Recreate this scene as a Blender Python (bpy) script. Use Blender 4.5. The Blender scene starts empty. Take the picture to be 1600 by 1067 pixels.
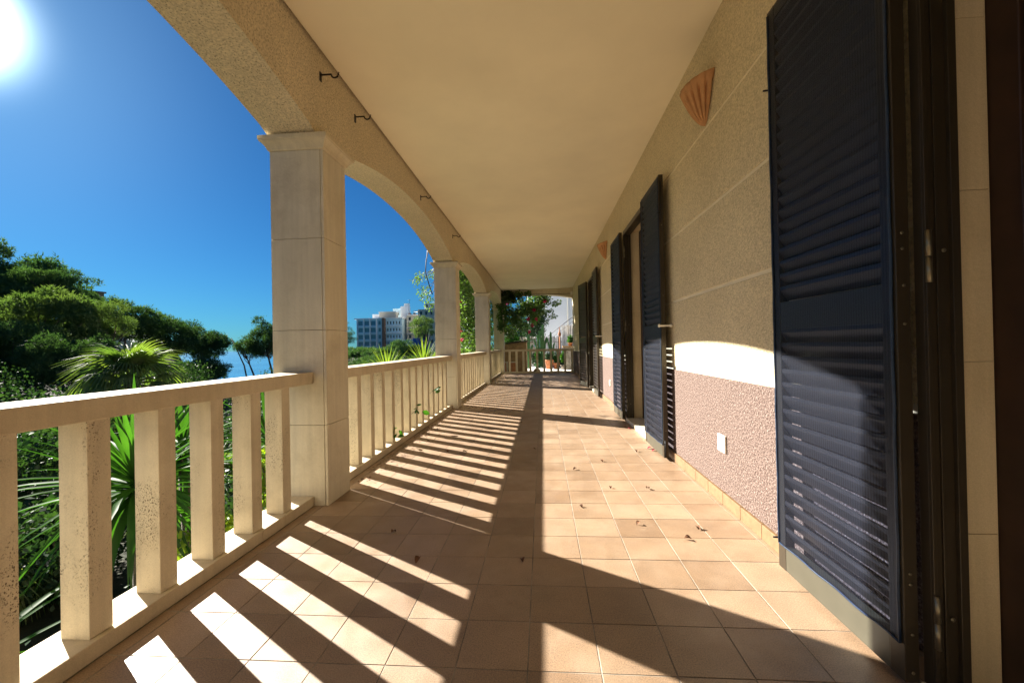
import bpy, math, random
import numpy as np
from mathutils import Vector, Matrix, Euler, noise
random.seed(7)
sc = bpy.context.scene
COL = sc.collection
R = math.radians

# ------------------------------------------------------------------ camera
cam_d = bpy.data.cameras.new("camera")
cam = bpy.data.objects.new("camera", cam_d); COL.objects.link(cam)
yaw, pitch, roll = -0.0738, 0.0056, -0.0194
cy_, sy_ = math.cos(yaw), math.sin(yaw)
F = Vector((sy_, cy_, 0)); RT = Vector((cy_, -sy_, 0)); UP = Vector((0, 0, 1))
cp, sp = math.cos(pitch), math.sin(pitch)
F, UP = cp * F + sp * UP, cp * UP - sp * F
cr, sr = math.cos(roll), math.sin(roll)
RT, UP = cr * RT + sr * UP, cr * UP - sr * RT
M = Matrix((RT, UP, -F)).transposed().to_4x4(); M.translation = (0, 0, 1.0)
cam.matrix_world = M
cam_d.sensor_width = 36; cam_d.lens = 644.6 / 1600 * 36
cam_d.shift_y = 2.75 / 1600
cam_d.clip_start = .02; cam_d.clip_end = 20000
sc.camera = cam

# ------------------------------------------------------------------ light
SUN = Vector((-1, .61, .585)).normalized()
elev = math.asin(SUN.z); az = math.atan2(SUN.x, SUN.y)      # azimuth from +Y
w = bpy.data.worlds.new("World"); sc.world = w; w.use_nodes = True
nt = w.node_tree; nt.nodes.clear()
out = nt.nodes.new("ShaderNodeOutputWorld"); bg = nt.nodes.new("ShaderNodeBackground")
sky = nt.nodes.new("ShaderNodeTexSky"); sky.sky_type = 'NISHITA'; sky.sun_disc = False
sky.sun_elevation = elev; sky.sun_rotation = az
sky.altitude = 0; sky.air_density = 1.0; sky.dust_density = .15; sky.ozone_density = 3.0
bg.inputs[1].default_value = .05
# aureole: the white scattering round the sun disc itself
tc = nt.nodes.new("ShaderNodeTexCoord")
dot = nt.nodes.new("ShaderNodeVectorMath"); dot.operation = 'DOT_PRODUCT'; dot.inputs[1].default_value = SUN
nrm = nt.nodes.new("ShaderNodeVectorMath"); nrm.operation = 'NORMALIZE'
nt.links.new(tc.outputs['Generated'], nrm.inputs[0]); nt.links.new(nrm.outputs[0], dot.inputs[0])
def mth(op, a, b=None, clamp=False):
    n = nt.nodes.new("ShaderNodeMath"); n.operation = op; n.use_clamp = clamp
    for i, x in enumerate((a, b)):
        if x is None: continue
        if isinstance(x, (int, float)): n.inputs[i].default_value = x
        else: nt.links.new(x, n.inputs[i])
    return n.outputs[0]
d0 = mth('MAXIMUM', dot.outputs['Value'], 0.0)
g1 = mth('MULTIPLY', mth('POWER', d0, 800.0), 40.0)
g2 = mth('MULTIPLY', mth('POWER', d0, 34.0), .62)
g = mth('ADD', g1, g2)
gc = nt.nodes.new("ShaderNodeCombineXYZ")
nt.links.new(mth('MULTIPLY', g, .75), gc.inputs[0]); nt.links.new(mth('MULTIPLY', g, .95), gc.inputs[1]); nt.links.new(g, gc.inputs[2])
tint = nt.nodes.new("ShaderNodeVectorMath"); tint.operation = 'MULTIPLY'; tint.inputs[1].default_value = (.058, .200, .335)
nt.links.new(sky.outputs[0], tint.inputs[0])
addv = nt.nodes.new("ShaderNodeVectorMath"); addv.operation = 'ADD'
nt.links.new(tint.outputs[0], addv.inputs[0]); nt.links.new(gc.outputs[0], addv.inputs[1])
nt.links.new(addv.outputs[0], bg.inputs[0]); nt.links.new(bg.outputs[0], out.inputs[0])
sl = bpy.data.lights.new("sun", 'SUN'); sl.energy = 5.0; sl.angle = R(.5); sl.color = (1, .94, .84)
so = bpy.data.objects.new("sun", sl); COL.objects.link(so)
so.rotation_euler = (-SUN).to_track_quat('-Z', 'Y').to_euler()
sc.view_settings.view_transform = 'Standard'; sc.view_settings.look = 'None'
sc.view_settings.gamma = 1; sc.view_settings.use_curve_mapping = False
sc.view_settings.exposure = 2.28
sc.cycles.max_bounces = 9; sc.cycles.diffuse_bounces = 6; sc.cycles.transparent_max_bounces = 12

# ------------------------------------------------------------------ helpers
def setp(o, label=None, cat=None, group=None, kind=None):
    if label: o['label'] = label
    if cat: o['category'] = cat
    if group: o['group'] = group
    if kind: o['kind'] = kind
    return o
def empty(name, loc, label=None, cat=None, group=None, kind=None):
    o = bpy.data.objects.new(name, None); o.location = loc; COL.objects.link(o); o.empty_display_size = .1
    return setp(o, label, cat, group, kind)
def wloc(o):
    return Vector((0, 0, 0)) if o is None else o.location + (wloc(o.parent) if o.parent else Vector((0, 0, 0)))
class MB:
    def __init__(s): s.v = []; s.f = []; s.sm = []
    def add(s, vs, fs, smooth=False):
        n = len(s.v); s.v += [tuple(p) for p in vs]; s.f += [tuple(i + n for i in q) for q in fs]; s.sm += [smooth] * len(fs)
        return s
    def box(s, x0, x1, y0, y1, z0, z1):
        return s.add([(x0,y0,z0),(x1,y0,z0),(x1,y1,z0),(x0,y1,z0),(x0,y0,z1),(x1,y0,z1),(x1,y1,z1),(x0,y1,z1)],
              [(0,3,2,1),(4,5,6,7),(0,1,5,4),(1,2,6,5),(2,3,7,6),(3,0,4,7)])
    def rings(s, rings, smooth=False, cap=True):     # list of equal-length loops
        n = len(rings[0]); vs = [p for r in rings for p in r]; fs = []
        for k in range(len(rings) - 1):
            for i in range(n):
                j = (i + 1) % n; fs.append((k*n+i, k*n+j, (k+1)*n+j, (k+1)*n+i))
        if cap: fs += [tuple(range(n))[::-1], tuple((len(rings)-1)*n + i for i in range(n))]
        return s.add(vs, fs, smooth)
    def tube(s, pts, rad, n=8, smooth=True):
        pts = [Vector(p) for p in pts]; rs = []
        if isinstance(rad, (int, float)): rad = [rad] * len(pts)
        up = Vector((0, 0, 1))
        for i, p in enumerate(pts):
            d = (pts[min(i+1, len(pts)-1)] - pts[max(i-1, 0)]).normalized()
            a = d.cross(up if abs(d.z) < .95 else Vector((1, 0, 0))).normalized(); b = d.cross(a)
            rs.append([p + (a*math.cos(t*2*math.pi/n) + b*math.sin(t*2*math.pi/n)) * rad[i] for t in range(n)])
        return s.rings(rs, smooth)
    def lathe(s, prof, c=(0, 0, 0), n=16):            # (r, z) list
        return s.rings([[(c[0]+r*math.cos(t*2*math.pi/n), c[1]+r*math.sin(t*2*math.pi/n), c[2]+z) for t in range(n)] for r, z in prof], True)
    def mesh(s, name, mat, org=Vector((0, 0, 0))):
        me = bpy.data.meshes.new(name)
        me.from_pydata([(a-org[0], b-org[1], c-org[2]) for a, b, c in s.v], [], s.f)
        me.polygons.foreach_set('use_smooth', s.sm); me.materials.append(mat); me.update(); return me
    def build(s, name, mat, parent=None, bevel=0, **kw):
        me = s.mesh(name, mat, wloc(parent))
        o = bpy.data.objects.new(name, me); COL.objects.link(o); o.parent = parent
        if bevel:
            b = o.modifiers.new('bevel', 'BEVEL'); b.width = bevel; b.segments = 2; b.limit_method = 'ANGLE'
        return setp(o, **kw)
def inst(name, me, loc, parent=None, rot=None, scale=None, **kw):
    o = bpy.data.objects.new(name, me); COL.objects.link(o); o.parent = parent
    o.location = Vector(loc) - wloc(parent)
    if rot is not None: o.rotation_euler = rot
    if scale is not None: o.scale = (scale,) * 3 if isinstance(scale, (int, float)) else scale
    return setp(o, **kw)
def bevel_box_mesh(name, sx, sy, sz, ch, mat):       # chamfered box centred in x, y, top at z=0
    m = MB(); a, b = sx/2, sy/2
    m.rings([[(-a,-b,-sz),(a,-b,-sz),(a,b,-sz),(-a,b,-sz)], [(-a,-b,-ch),(a,-b,-ch),(a,b,-ch),(-a,b,-ch)],
             [(-a+ch,-b+ch,0),(a-ch,-b+ch,0),(a-ch,b-ch,0),(-a+ch,b-ch,0)]])
    return m.mesh(name, mat)
def raw_mesh(name, V, Fq, mat, smooth=False):        # numpy verts, faces (n, k)
    me = bpy.data.meshes.new(name); n, k = Fq.shape
    me.vertices.add(len(V)); me.vertices.foreach_set('co', V.astype(np.float32).ravel())
    me.loops.add(n*k); me.loops.foreach_set('vertex_index', Fq.astype(np.int32).ravel())
    me.polygons.add(n); me.polygons.foreach_set('loop_start', np.arange(0, n*k, k, dtype=np.int32))
    me.polygons.foreach_set('loop_total', np.full(n, k, dtype=np.int32))
    me.materials.append(mat); me.update(calc_edges=True); me.validate(); return me

# ------------------------------------------------------------------ materials
class NM:
    def __init__(s, name):
        s.m = bpy.data.materials.new(name); s.m.use_nodes = True; s.t = s.m.node_tree
        s.b = s.t.nodes['Principled BSDF']; s.geo = s.t.nodes.new('ShaderNodeNewGeometry'); s.pos = s.geo.outputs['Position']
    def n(s, typ, **kw):
        x = s.t.nodes.new(typ)
        for k, v in kw.items(): setattr(x, k, v)
        return x
    def l(s, a, b): s.t.links.new(a, b)
    def scaled(s, sc3):
        v = s.n('ShaderNodeVectorMath', operation='MULTIPLY'); s.l(s.pos, v.inputs[0]); v.inputs[1].default_value = sc3; return v.outputs[0]
    def noise(s, scale, detail=4, rough=.55, vec=None):
        x = s.n('ShaderNodeTexNoise'); x.inputs['Scale'].default_value = scale; x.inputs['Detail'].default_value = detail
        x.inputs['Roughness'].default_value = rough; s.l(vec or s.pos, x.inputs['Vector']); return x.outputs['Fac']
    def vor(s, scale, vec=None, feat='F1', rnd=1):
        x = s.n('ShaderNodeTexVoronoi', feature=feat); x.inputs['Scale'].default_value = scale; x.inputs['Randomness'].default_value = rnd
        s.l(vec or s.pos, x.inputs['Vector']); return x.outputs['Distance']
    def ramp(s, fac, stops):
        r = s.n('ShaderNodeValToRGB'); e = r.color_ramp.elements
        while len(e) < len(stops): e.new(.5)
        for el, (p, c) in zip(e, stops):
            el.position = p; el.color = (c, c, c, 1) if isinstance(c, (int, float)) else (*c, 1)
        s.l(fac, r.inputs[0]); return r.outputs[0]
    def mix(s, fac, a, b, mode='MIX'):
        x = s.n('ShaderNodeMix', data_type='RGBA', blend_type=mode)
        for ii, v in ((0, fac), (6, a), (7, b)):
            inp = x.inputs[ii]
            if hasattr(v, 'is_linked'): s.l(v, inp)
            elif isinstance(v, (int, float)): inp.default_value = v if ii == 0 else (v, v, v, 1)
            else: inp.default_value = (*v, 1)
        return x.outputs[2]
    def math(s, op, a, b=0.0):
        x = s.n('ShaderNodeMath', operation=op)
        for i, v in enumerate((a, b)):
            if isinstance(v, (int, float)): x.inputs[i].default_value = v
            else: s.l(v, x.inputs[i])
        return x.outputs[0]
    def rnd(s): return s.n('ShaderNodeObjectInfo').outputs['Random']
    def col(s, c):
        if isinstance(c, tuple): s.b.inputs['Base Color'].default_value = (*c, 1)
        else: s.l(c, s.b.inputs['Base Color'])
        return s
    def set(s, **kw):
        for k, v in kw.items():
            i = s.b.inputs[k.replace('_', ' ')]
            if isinstance(v, (int, float)): i.default_value = v
            else: s.l(v, i)
        return s
    def bump(s, h, dist=.002, strength=1.0):
        b = s.n('ShaderNodeBump'); b.inputs['Distance'].default_value = dist; b.inputs['Strength'].default_value = strength
        s.l(h, b.inputs['Height']); s.l(b.outputs[0], s.b.inputs['Normal']); return s

def m_tile():
    m = NM('terracotta_tile')
    base = m.ramp(m.rnd(), [(0, (.240, .152, .088)), (.25, (.290, .190, .113)), (.8, (.325, .216, .133)), (1, (.370, .252, .162))])
    sp = m.ramp(m.noise(230, 3, .7), [(.36, .58), (.62, 1.16)])
    blot = m.ramp(m.noise(5, 4), [(.3, .86), (.7, 1.10)])
    c = m.mix(1, m.mix(1, base, sp, 'MULTIPLY'), blot, 'MULTIPLY')
    dust = m.ramp(m.noise(2.2, 6, .65), [(.50, 0), (.74, .45)])
    c = m.mix(dust, c, (.42, .32, .22))
    c = m.mix(m.ramp(m.noise(3.1, 7, .75), [(.60, 0), (.72, .5)]), c, (.17, .11, .065))
    m.col(c).set(Roughness=m.ramp(m.noise(9, 4), [(.3, .40), (.7, .56)]), Specular_IOR_Level=.85)
    m.bump(m.math('ADD', m.noise(500, 2), m.math('MULTIPLY', m.noise(14, 3), .7)), .0006, .8); return m.m
def m_stucco(name, c1, c2, grain, bumpd, dark=.55, dens=(.18, .30), scale=260):
    m = NM(name)
    base = m.ramp(m.noise(1.3, 5), [(.3, c1), (.7, c2)])
    g = m.ramp(m.vor(scale), [(dens[0], dark), (dens[1], 1.0)])
    g2 = m.mix(1, m.ramp(m.noise(grain, 3, .6), [(.35, .74), (.62, 1.08)]), m.ramp(m.noise(2.7, 7, .7), [(.3, .92), (.7, 1.05)]), 'MULTIPLY')
    m.col(m.mix(1, m.mix(1, base, g, 'MULTIPLY'), g2, 'MULTIPLY')).set(Roughness=.9, Specular_IOR_Level=.2)
    m.bump(m.math('ADD', m.noise(grain, 4, .65), m.math('MULTIPLY', m.vor(scale), .8)), bumpd); return m.m
def m_stone(name, c1, c2, pits=True, pit_amt=.35):
    m = NM(name)
    base = m.ramp(m.noise(3.5, 6, .6), [(.28, c1), (.72, c2)])
    streak = m.ramp(m.noise(1, 4, .6, m.scaled((26, 26, 1.6))), [(.35, .93), (.65, 1.05)])
    c = m.mix(1, base, streak, 'MULTIPLY')
    fine = m.ramp(m.noise(300, 2), [(.35, .92), (.65, 1.05)])
    c = m.mix(1, c, fine, 'MULTIPLY')
    stain = m.ramp(m.noise(2.3, 7, .75), [(.50, 0), (.74, .42)])
    c = m.mix(stain, c, (.30, .24, .15))
    h = m.noise(60, 3)
    if pits:
        wob = m.n('ShaderNodeVectorMath', operation='ADD')
        nz = m.n('ShaderNodeTexNoise'); nz.inputs['Scale'].default_value = 40; m.l(m.pos, nz.inputs['Vector'])
        ms = m.n('ShaderNodeVectorMath', operation='SCALE'); ms.inputs['Scale'].default_value = .010
        m.l(nz.outputs['Color'], ms.inputs[0]); m.l(m.scaled((1, 1, .7)), wob.inputs[0]); m.l(ms.outputs[0], wob.inputs[1])
        v1 = m.ramp(m.vor(120, wob.outputs[0]), [(.20, 1), (.30, 0)])
        v2 = m.ramp(m.vor(230, wob.outputs[0]), [(.18, 1), (.28, 0)])
        msk = m.ramp(m.noise(7, 4, .65, m.scaled((1, 1, .45))), [(.49, 0), (.66, 1)])
        p = m.math('MULTIPLY', m.math('MAXIMUM', v1, v2), msk)
        c = m.mix(m.math('MULTIPLY', p, .85), c, (.13, .09, .05))
        h = m.math('SUBTRACT', m.math('MULTIPLY', h, .3), m.math('MULTIPLY', p, 2.0))
    m.col(c).set(Roughness=.72, Specular_IOR_Level=.3); m.bump(h, .0016); return m.m
def m_plain(name, c, rough=.6, metal=0, var=.08, scale=20, bump=0, spec=.4):
    m = NM(name)
    m.col(m.mix(1, c, m.ramp(m.noise(scale, 4), [(.3, 1-var*2), (.7, 1+var)]), 'MULTIPLY')).set(Roughness=rough, Metallic=metal, Specular_IOR_Level=spec)
    if bump: m.bump(m.noise(scale*6, 3), bump)
    return m.m
def m_leaf(name, c1, c2, trans=.45, scale=1.5, tcol=None, gloss=.06):
    gloss *= .4
    m = NM(name); m.t.nodes.remove(m.b)
    o = m.t.nodes['Material Output']
    c = m.ramp(m.noise(scale, 3), [(.3, c1), (.7, c2)])
    c = m.mix(1, c, m.ramp(m.rnd(), [(0, .82), (1, 1.15)]), 'MULTIPLY')
    d = m.n('ShaderNodeBsdfDiffuse'); t = m.n('ShaderNodeBsdfTranslucent'); gl = m.n('ShaderNodeBsdfGlossy'); gl.inputs['Roughness'].default_value = .5
    m.l(c, d.inputs[0])
    m.l(m.mix(1, c, tcol or (1.5, 1.7, .7), 'MULTIPLY'), t.inputs[0])
    a = m.n('ShaderNodeMixShader'); a.inputs[0].default_value = trans; m.l(d.outputs[0], a.inputs[1]); m.l(t.outputs[0], a.inputs[2])
    b = m.n('ShaderNodeMixShader'); b.inputs[0].default_value = gloss; m.l(a.outputs[0], b.inputs[1]); m.l(gl.outputs[0], b.inputs[2])
    m.l(b.outputs[0], o.inputs[0]); return m.m
def m_screen():
    m = NM('insect_screen'); o = m.t.nodes['Material Output']
    sx = m.n('ShaderNodeSeparateXYZ'); m.l(m.pos, sx.inputs[0])
    thr = m.math('PINGPONG', m.math('MULTIPLY', m.math('ADD', sx.outputs[1], m.math('MULTIPLY', m.noise(6, 2), .006)), 95), .5)
    fac = m.ramp(thr, [(.02, .70), (.16, .24)])
    wob = m.ramp(m.noise(3, 3), [(.3, .88), (.7, 1.12)])
    fac = m.mix(1, fac, wob, 'MULTIPLY')
    m.col((.008, .011, .022)).set(Roughness=.5, Specular_IOR_Level=.3)
    tr = m.n('ShaderNodeBsdfTransparent'); tr.inputs[0].default_value = (.70, .80, 1, 1)
    mx = m.n('ShaderNodeMixShader'); m.l(fac, mx.inputs[0]); m.l(tr.outputs[0], mx.inputs[1]); m.l(m.b.outputs[0], mx.inputs[2])
    m.bump(thr, .001, .5)
    m.l(mx.outputs[0], o.inputs[0]); return m.m
def m_glass(name, c=(.01, .012, .014), rough=.05):
    return NM(name).col(c).set(Roughness=rough, Specular_IOR_Level=.8).m
def m_dado():
    m = NM('pink_roughcast')
    v = m.vor(78); n = m.noise(105, 5, .75)
    c = m.ramp(n, [(.30, (.030, .016, .014)), (.50, (.108, .073, .060)), (.68, (.28, .225, .195))])
    c = m.mix(1, c, m.ramp(v, [(.1, .75), (.5, 1.15)]), 'MULTIPLY')
    m.col(c).set(Roughness=.92, Specular_IOR_Level=.2); m.bump(m.math('ADD', n, m.math('MULTIPLY', v, .9)), .006, 1); return m.m

TILE = m_tile()
GROUT = m_plain('grey_grout', (.28, .25, .20), .95, var=.35, scale=9, bump=.001)
BASET = m_plain('ochre_baseboard', (.185, .108, .050), .6, var=.1, scale=30)
CEIL = m_plain('cream_ceiling_paint', (.82, .74, .54), .9, var=.03, scale=1.6, bump=.0015, spec=.2)
BEAM = m_stucco('grainy_beam_stucco', (.68, .58, .39), (.74, .64, .45), 90, .004, .38, (.14, .30), 85)
WALL = m_stucco('cream_stucco', (.66, .56, .355), (.72, .62, .40), 95, .0035, .50, (.10, .24), 95)
BAND = m_plain('smooth_joint_band', (.82, .73, .52), .8, var=.05, scale=8)
DADO = m_dado()
TRAV = m_stone('pitted_travertine', (.60, .52, .375), (.70, .62, .46), True)
RAIL = m_stone('weathered_rail_stone', (.53, .44, .30), (.64, .55, .40), False)
SLAB = m_stone('limestone_slab', (.60, .54, .41), (.68, .62, .485), False)
CAPM = m_stone('limestone_capital', (.60, .52, .36), (.67, .59, .43), False)
JAMB = m_stone('jamb_limestone', (.56, .45, .27), (.62, .51, .33), False)
OLIVE = m_plain('olive_brown_aluminium', (.040, .030, .017), .38, .25, .05, 12)
OLIVEL = m_plain('olive_grey_rail', (.065, .060, .040), .42, .2, .05, 12)
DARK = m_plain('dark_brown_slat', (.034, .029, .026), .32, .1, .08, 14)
WOOD = m_plain('dark_red_brown_wood', (.030, .013, .007), .45, 0, .2, 9)
SCREEN = m_screen()
SCRED = m_plain('blue_screen_edge', (.008, .024, .055), .5, 0, .2, 60)
GLASS = m_glass('dark_door_glass')
STEEL = m_plain('dull_steel', (.20, .175, .12), .35, .8, .05, 30)
BLACK = m_plain('black_iron', (.012, .011, .010), .5, .3, .1, 30)
WHITEP = m_plain('white_plastic', (.78, .74, .64), .4, 0, .02, 20)
TERRA = m_plain('terracotta_lamp', (.50, .26, .11), .75, 0, .08, 25, .0008)
BARK = m_plain('pine_bark', (.095, .07, .05), .9, 0, .3, 5, .02)
BARKG = m_plain('grey_stem_bark', (.14, .12, .09), .9, 0, .3, 12, .01)
PINE = m_leaf('pine_needles', (.030, .075, .034), (.075, .125, .040), .3, .55, (1.3, 1.5, .6), .05)
PINEL = m_leaf('light_pine_needles', (.070, .125, .038), (.13, .175, .055), .35, .55, (1.3, 1.5, .6), .05)
PALMM = m_leaf('palm_leaf', (.045, .10, .028), (.13, .165, .05), .45, .9, (1.6, 1.7, .5), .12)
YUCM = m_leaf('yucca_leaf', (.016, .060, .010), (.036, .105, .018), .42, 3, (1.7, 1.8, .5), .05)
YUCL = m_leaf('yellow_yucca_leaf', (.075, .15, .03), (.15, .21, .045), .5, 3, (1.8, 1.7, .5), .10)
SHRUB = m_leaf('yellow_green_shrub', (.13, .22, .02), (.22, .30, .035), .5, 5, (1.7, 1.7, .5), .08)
BUSH = m_leaf('dark_bush_leaf', (.012, .038, .014), (.036, .075, .022), .3, 1.2, (1.5, 1.6, .6), .1)
BOUG = m_leaf('bougainvillea_leaf', (.035, .080, .022), (.09, .15, .038), .5, 4, (1.7, 1.8, .6), .14)
BRACT = m_leaf('magenta_bract', (.50, .02, .08), (.62, .04, .16), .4, 9, (1.2, 1, 1), .02)
CACT = m_leaf('cactus_skin', (.05, .14, .05), (.09, .20, .07), .0, 6, None, .08)
SOIL = m_plain('dry_garden_soil', (.10, .085, .055), .95, 0, .35, 1.4, .05)
WHITE = m_plain('white_house_paint', (.88, .90, .92), .85, 0, .03, .4)
FACB = m_plain('hotel_pale_render', (.50, .68, .77), .85, 0, .05, .1)
FACW = m_plain('hotel_white_render', (.78, .80, .82), .85, 0, .05, .1)
FACC = m_plain('hotel_cream_render', (.58, .52, .42), .85, 0, .05, .1)
WGL = m_glass('blue_window_glass', (.09, .21, .26), .15)
WGD = m_glass('dark_window', (.012, .02, .025), .2)
BRICKC = m_plain('brown_pilaster', (.20, .12, .085), .9, 0, .15, .5)
REED = m_plain('grey_reed', (.30, .25, .19), .9, 0, .3, 7)
DRYLEAF = m_plain('dry_leaf', (.16, .07, .03), .8, 0, .3, 40)
REDLEAF = m_plain('fallen_red_bract', (.35, .03, .05), .8, 0, .2, 40)
POT = m_plain('terracotta_pot', (.50, .20, .09), .85, 0, .15, 12)
TIMB = m_plain('weathered_timber', (.30, .19, .09), .85, 0, .2, 6)
COPE = m_plain('pale_paving', (.70, .68, .64), .9, 0, .06, 2)
def m_sea():
    m = NM('sea_water')
    m.col(m.ramp(m.noise(.004, 4, .6, m.scaled((1, 3.5, 1))), [(.35, (.010, .085, .20)), (.65, (.02, .13, .27))])).set(Roughness=.16, Specular_IOR_Level=.3)
    m.bump(m.noise(.35, 6, .65), .25); return m.m
SEA = m_sea()
def m_ground():
    m = NM('garden_ground')
    c = m.ramp(m.noise(.5, 6, .65), [(.32, (.012, .018, .008)), (.5, (.028, .032, .016)), (.68, (.065, .058, .04))])
    m.col(c).set(Roughness=.95, Specular_IOR_Level=.2); m.bump(m.noise(3, 6, .7), .12); return m.m
GROUND = m_ground()

# ------------------------------------------------------------------ dimensions
XW = 1.10                     # house wall face
XP0, XP1 = -1.74, -1.384      # pillar outer / inner face
XB0, XB1 = -1.74, -1.42       # beam
PITCH = 4.053; PY0 = 2.547; PD = .30
PILL = [PY0 + k * PITCH for k in (-2, -1, 0, 1, 2, 3)]
S = .2252; TX = -.0656; TY = 1.2736
ZC = 3.0

# ------------------------------------------------------------------ terrain and sea
def sm(a, b, x):
    t = min(1, max(0, (x - a) / (b - a))); return t * t * (3 - 2 * t)
def ground(x, y):
    z = -3.4 - .6 * sm(-4, -14, x)
    r = x / max(y, 20)
    left = sm(-.78, -1.0, r) if y > 5 else sm(-18, -40, x)
    z += left * (sm(-25, -75, x) * 8.5)
    shore = sm(50, 64, y) * (1 - left)
    right = sm(-.56, -.50, x / max(y, 1)) if y > 60 else 1
    z -= shore * 13 * (1 - right * sm(85, 110, y))
    z += right * sm(100, 240, y) * 3 * shore
    z -= left * sm(95, 120, y) * 22
    if y < 60: z -= 0
    return z + .35 * noise.noise(Vector((x * .12, y * .12, 0))) 
m = MB(); nx, ny = 120, 120
xs = [-260 + 300 * (i / nx) ** .8 for i in range(nx + 1)]; ys = [-30 + 330 * (j / ny) ** 1.6 for j in range(ny + 1)]
vs = [(x, y, ground(x, y)) for y in ys for x in xs]
fs = [(j*(nx+1)+i, j*(nx+1)+i+1, (j+1)*(nx+1)+i+1, (j+1)*(nx+1)+i) for j in range(ny) for i in range(nx)]
m.add(vs, fs, True).build('terrain', GROUND, kind='structure')
MB().add([(-9000,-300,-11),(9000,-300,-11),(9000,12000,-11),(-9000,12000,-11)], [(0,1,2,3)]).build('sea', SEA, kind='structure')

# ------------------------------------------------------------------ terrace floor
slab = MB().box(-1.72, 1.34, -9, 15.05, -.32, -.0014).build('terrace_floor', GROUT, kind='structure')
full = bevel_box_mesh('floor_tile', S-.0034, S-.0034, .012, .0008, TILE)
cutL = bevel_box_mesh('floor_tile', .054, S-.004, .012, .0012, TILE)
cols = [TX + (i + .5) * S for i in range(-6, 5)]
ncut = TX - 6 * S
for j in range(25):
    y = TY + (j - .5) * S
    for c in cols:
        inst('floor_tile', full, (c, y, random.uniform(-.0004, .0004)), slab, (random.uniform(-.002, .002), random.uniform(-.002, .002), 0))
    inst('floor_tile', cutL, (ncut - .0305, y, 0), slab)
rest = MB()
def tl(x0, x1, y0, y1):
    e = .002; x0 += e; x1 -= e; y0 += e; y1 -= e; c = .001
    z = random.uniform(-.0004, .0004)
    rest.add([(x0,y0,-.006),(x1,y0,-.006),(x1,y1,-.006),(x0,y1,-.006),(x0+c,y0+c,z),(x1-c,y0+c,z),(x1-c,y1-c,z),(x0+c,y1-c,z)],
             [(4,5,6,7),(0,1,5,4),(1,2,6,5),(2,3,7,6),(3,0,4,7)])
for j in range(-45, 61):
    y0 = TY + j * S - S; y1 = y0 + S
    if 0 <= j < 25: pass
    else:
        for c in cols: tl(c - S/2, c + S/2, y0, y1)
        tl(ncut - .058, ncut, y0, y1)
    tl(TX + 5*S, 1.10, y0, y1)
rest.build('floor_tiles', TILE, slab, kind='stuff')

# ------------------------------------------------------------------ ceiling and upper structure
cm = MB(); a, b = -1.40, 1.12
cm.add([(a,-9,2.945),(b,-9,3.01),(b,14.72,3.01),(a,14.72,2.945),(a,-9,3.3),(b,-9,3.3),(b,14.72,3.3),(a,14.72,3.3)],
       [(0,1,2,3),(4,7,6,5),(0,4,5,1),(1,5,6,2),(2,6,7,3),(3,7,4,0)])
cm.build('ceiling', CEIL, kind='structure')
MB().box(-1.80, 1.3, -9.05, 15.2, 3.302, 3.45).build('roof_slab', WALL, kind='structure')

arc = empty('arcade_beam', (-1.58, 0, 2.37), 'long speckled stucco beam of shallow arches resting on the pillar capitals', 'arcade')
def arch_z(y, y0, y1, z0, rise):
    t = (y - (y0 + y1) / 2) / ((y1 - y0) / 2); return z0 + rise * (1 - abs(t) ** 2.15)
def arch_span(ya, yb, name='arch_span'):       # from pillar face ya to pillar face yb, plus the piece over pillar to the next
    n = 40; m = MB(); prof = []
    prof += [(ya + (yb - ya) * i / n, arch_z(ya + (yb - ya) * i / n, ya, yb, 2.385, .27)) for i in range(n + 1)]
    prof[0] = (ya, 2.372); prof[-1] = (yb, 2.372)
    prof = [(ya - PD/2, 2.372)] + prof + [(yb + PD/2, 2.372)]
    k = len(prof)
    vs = [(XB1, y, z) for y, z in prof] + [(XB0, y, z) for y, z in prof] + [(XB1, y, 3.3) for y, z in prof] + [(XB0, y, 3.3) for y, z in prof]
    fs = []
    for i in range(k - 1):
        fs += [(i, 2*k+i, 2*k+i+1, i+1), (k+i, k+i+1, 3*k+i+1, 3*k+i), (i, i+1, k+i+1, k+i), (2*k+i, 3*k+i, 3*k+i+1, 2*k+i+1)]
    m.add(vs, fs).build(name, BEAM, arc)
for i in range(len(PILL) - 1): arch_span(PILL[i] + PD, PILL[i+1])
MB().box(XB0, XB1, -9, PILL[0] + PD/2, 2.372, 3.3).build('arch_span', BEAM, arc)
MB().box(XB0, XB1 + .001, PILL[-1] + PD/2, 15.04, 2.372, 3.3).build('arch_span', BEAM, arc)

# ------------------------------------------------------------------ pillars
def rect(x0, x1, y0, y1, z, o): return [(x0-o,y0-o,z),(x1+o,y0-o,z),(x1+o,y1+o,z),(x0-o,y1+o,z)]
def pillar(y, label):
    p = empty('stone_pillar', (-1.56, y + PD/2, 0), label, 'pillar', 'square stone pillars of the arcade')
    zz = [0, .515, 1.125, 1.714, 2.285]
    for i in range(4):
        e = .0012; z0, z1 = zz[i] + (e if i else 0), zz[i+1] - e
        MB().box(XP0, XP1 - .020, y, y + PD, z0, z1).build('stone_block', SLAB, p, bevel=.0018)
        MB().box(XP1 - .0175, XP1, y + .0015, y + PD - .0015, z0, z1).build('facing_slab', SLAB, p, bevel=.0015)
    pr = [(2.285,.004),(2.292,.012),(2.300,.014),(2.312,.020),(2.326,.031),(2.334,.040),(2.338,.046),(2.345,.046),(2.347,.050),(2.371,.050)]
    MB().rings([rect(XP0, XP1, y, y + PD, z, o) for z, o in pr]).build('capital', CAPM, p, bevel=.002)
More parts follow.
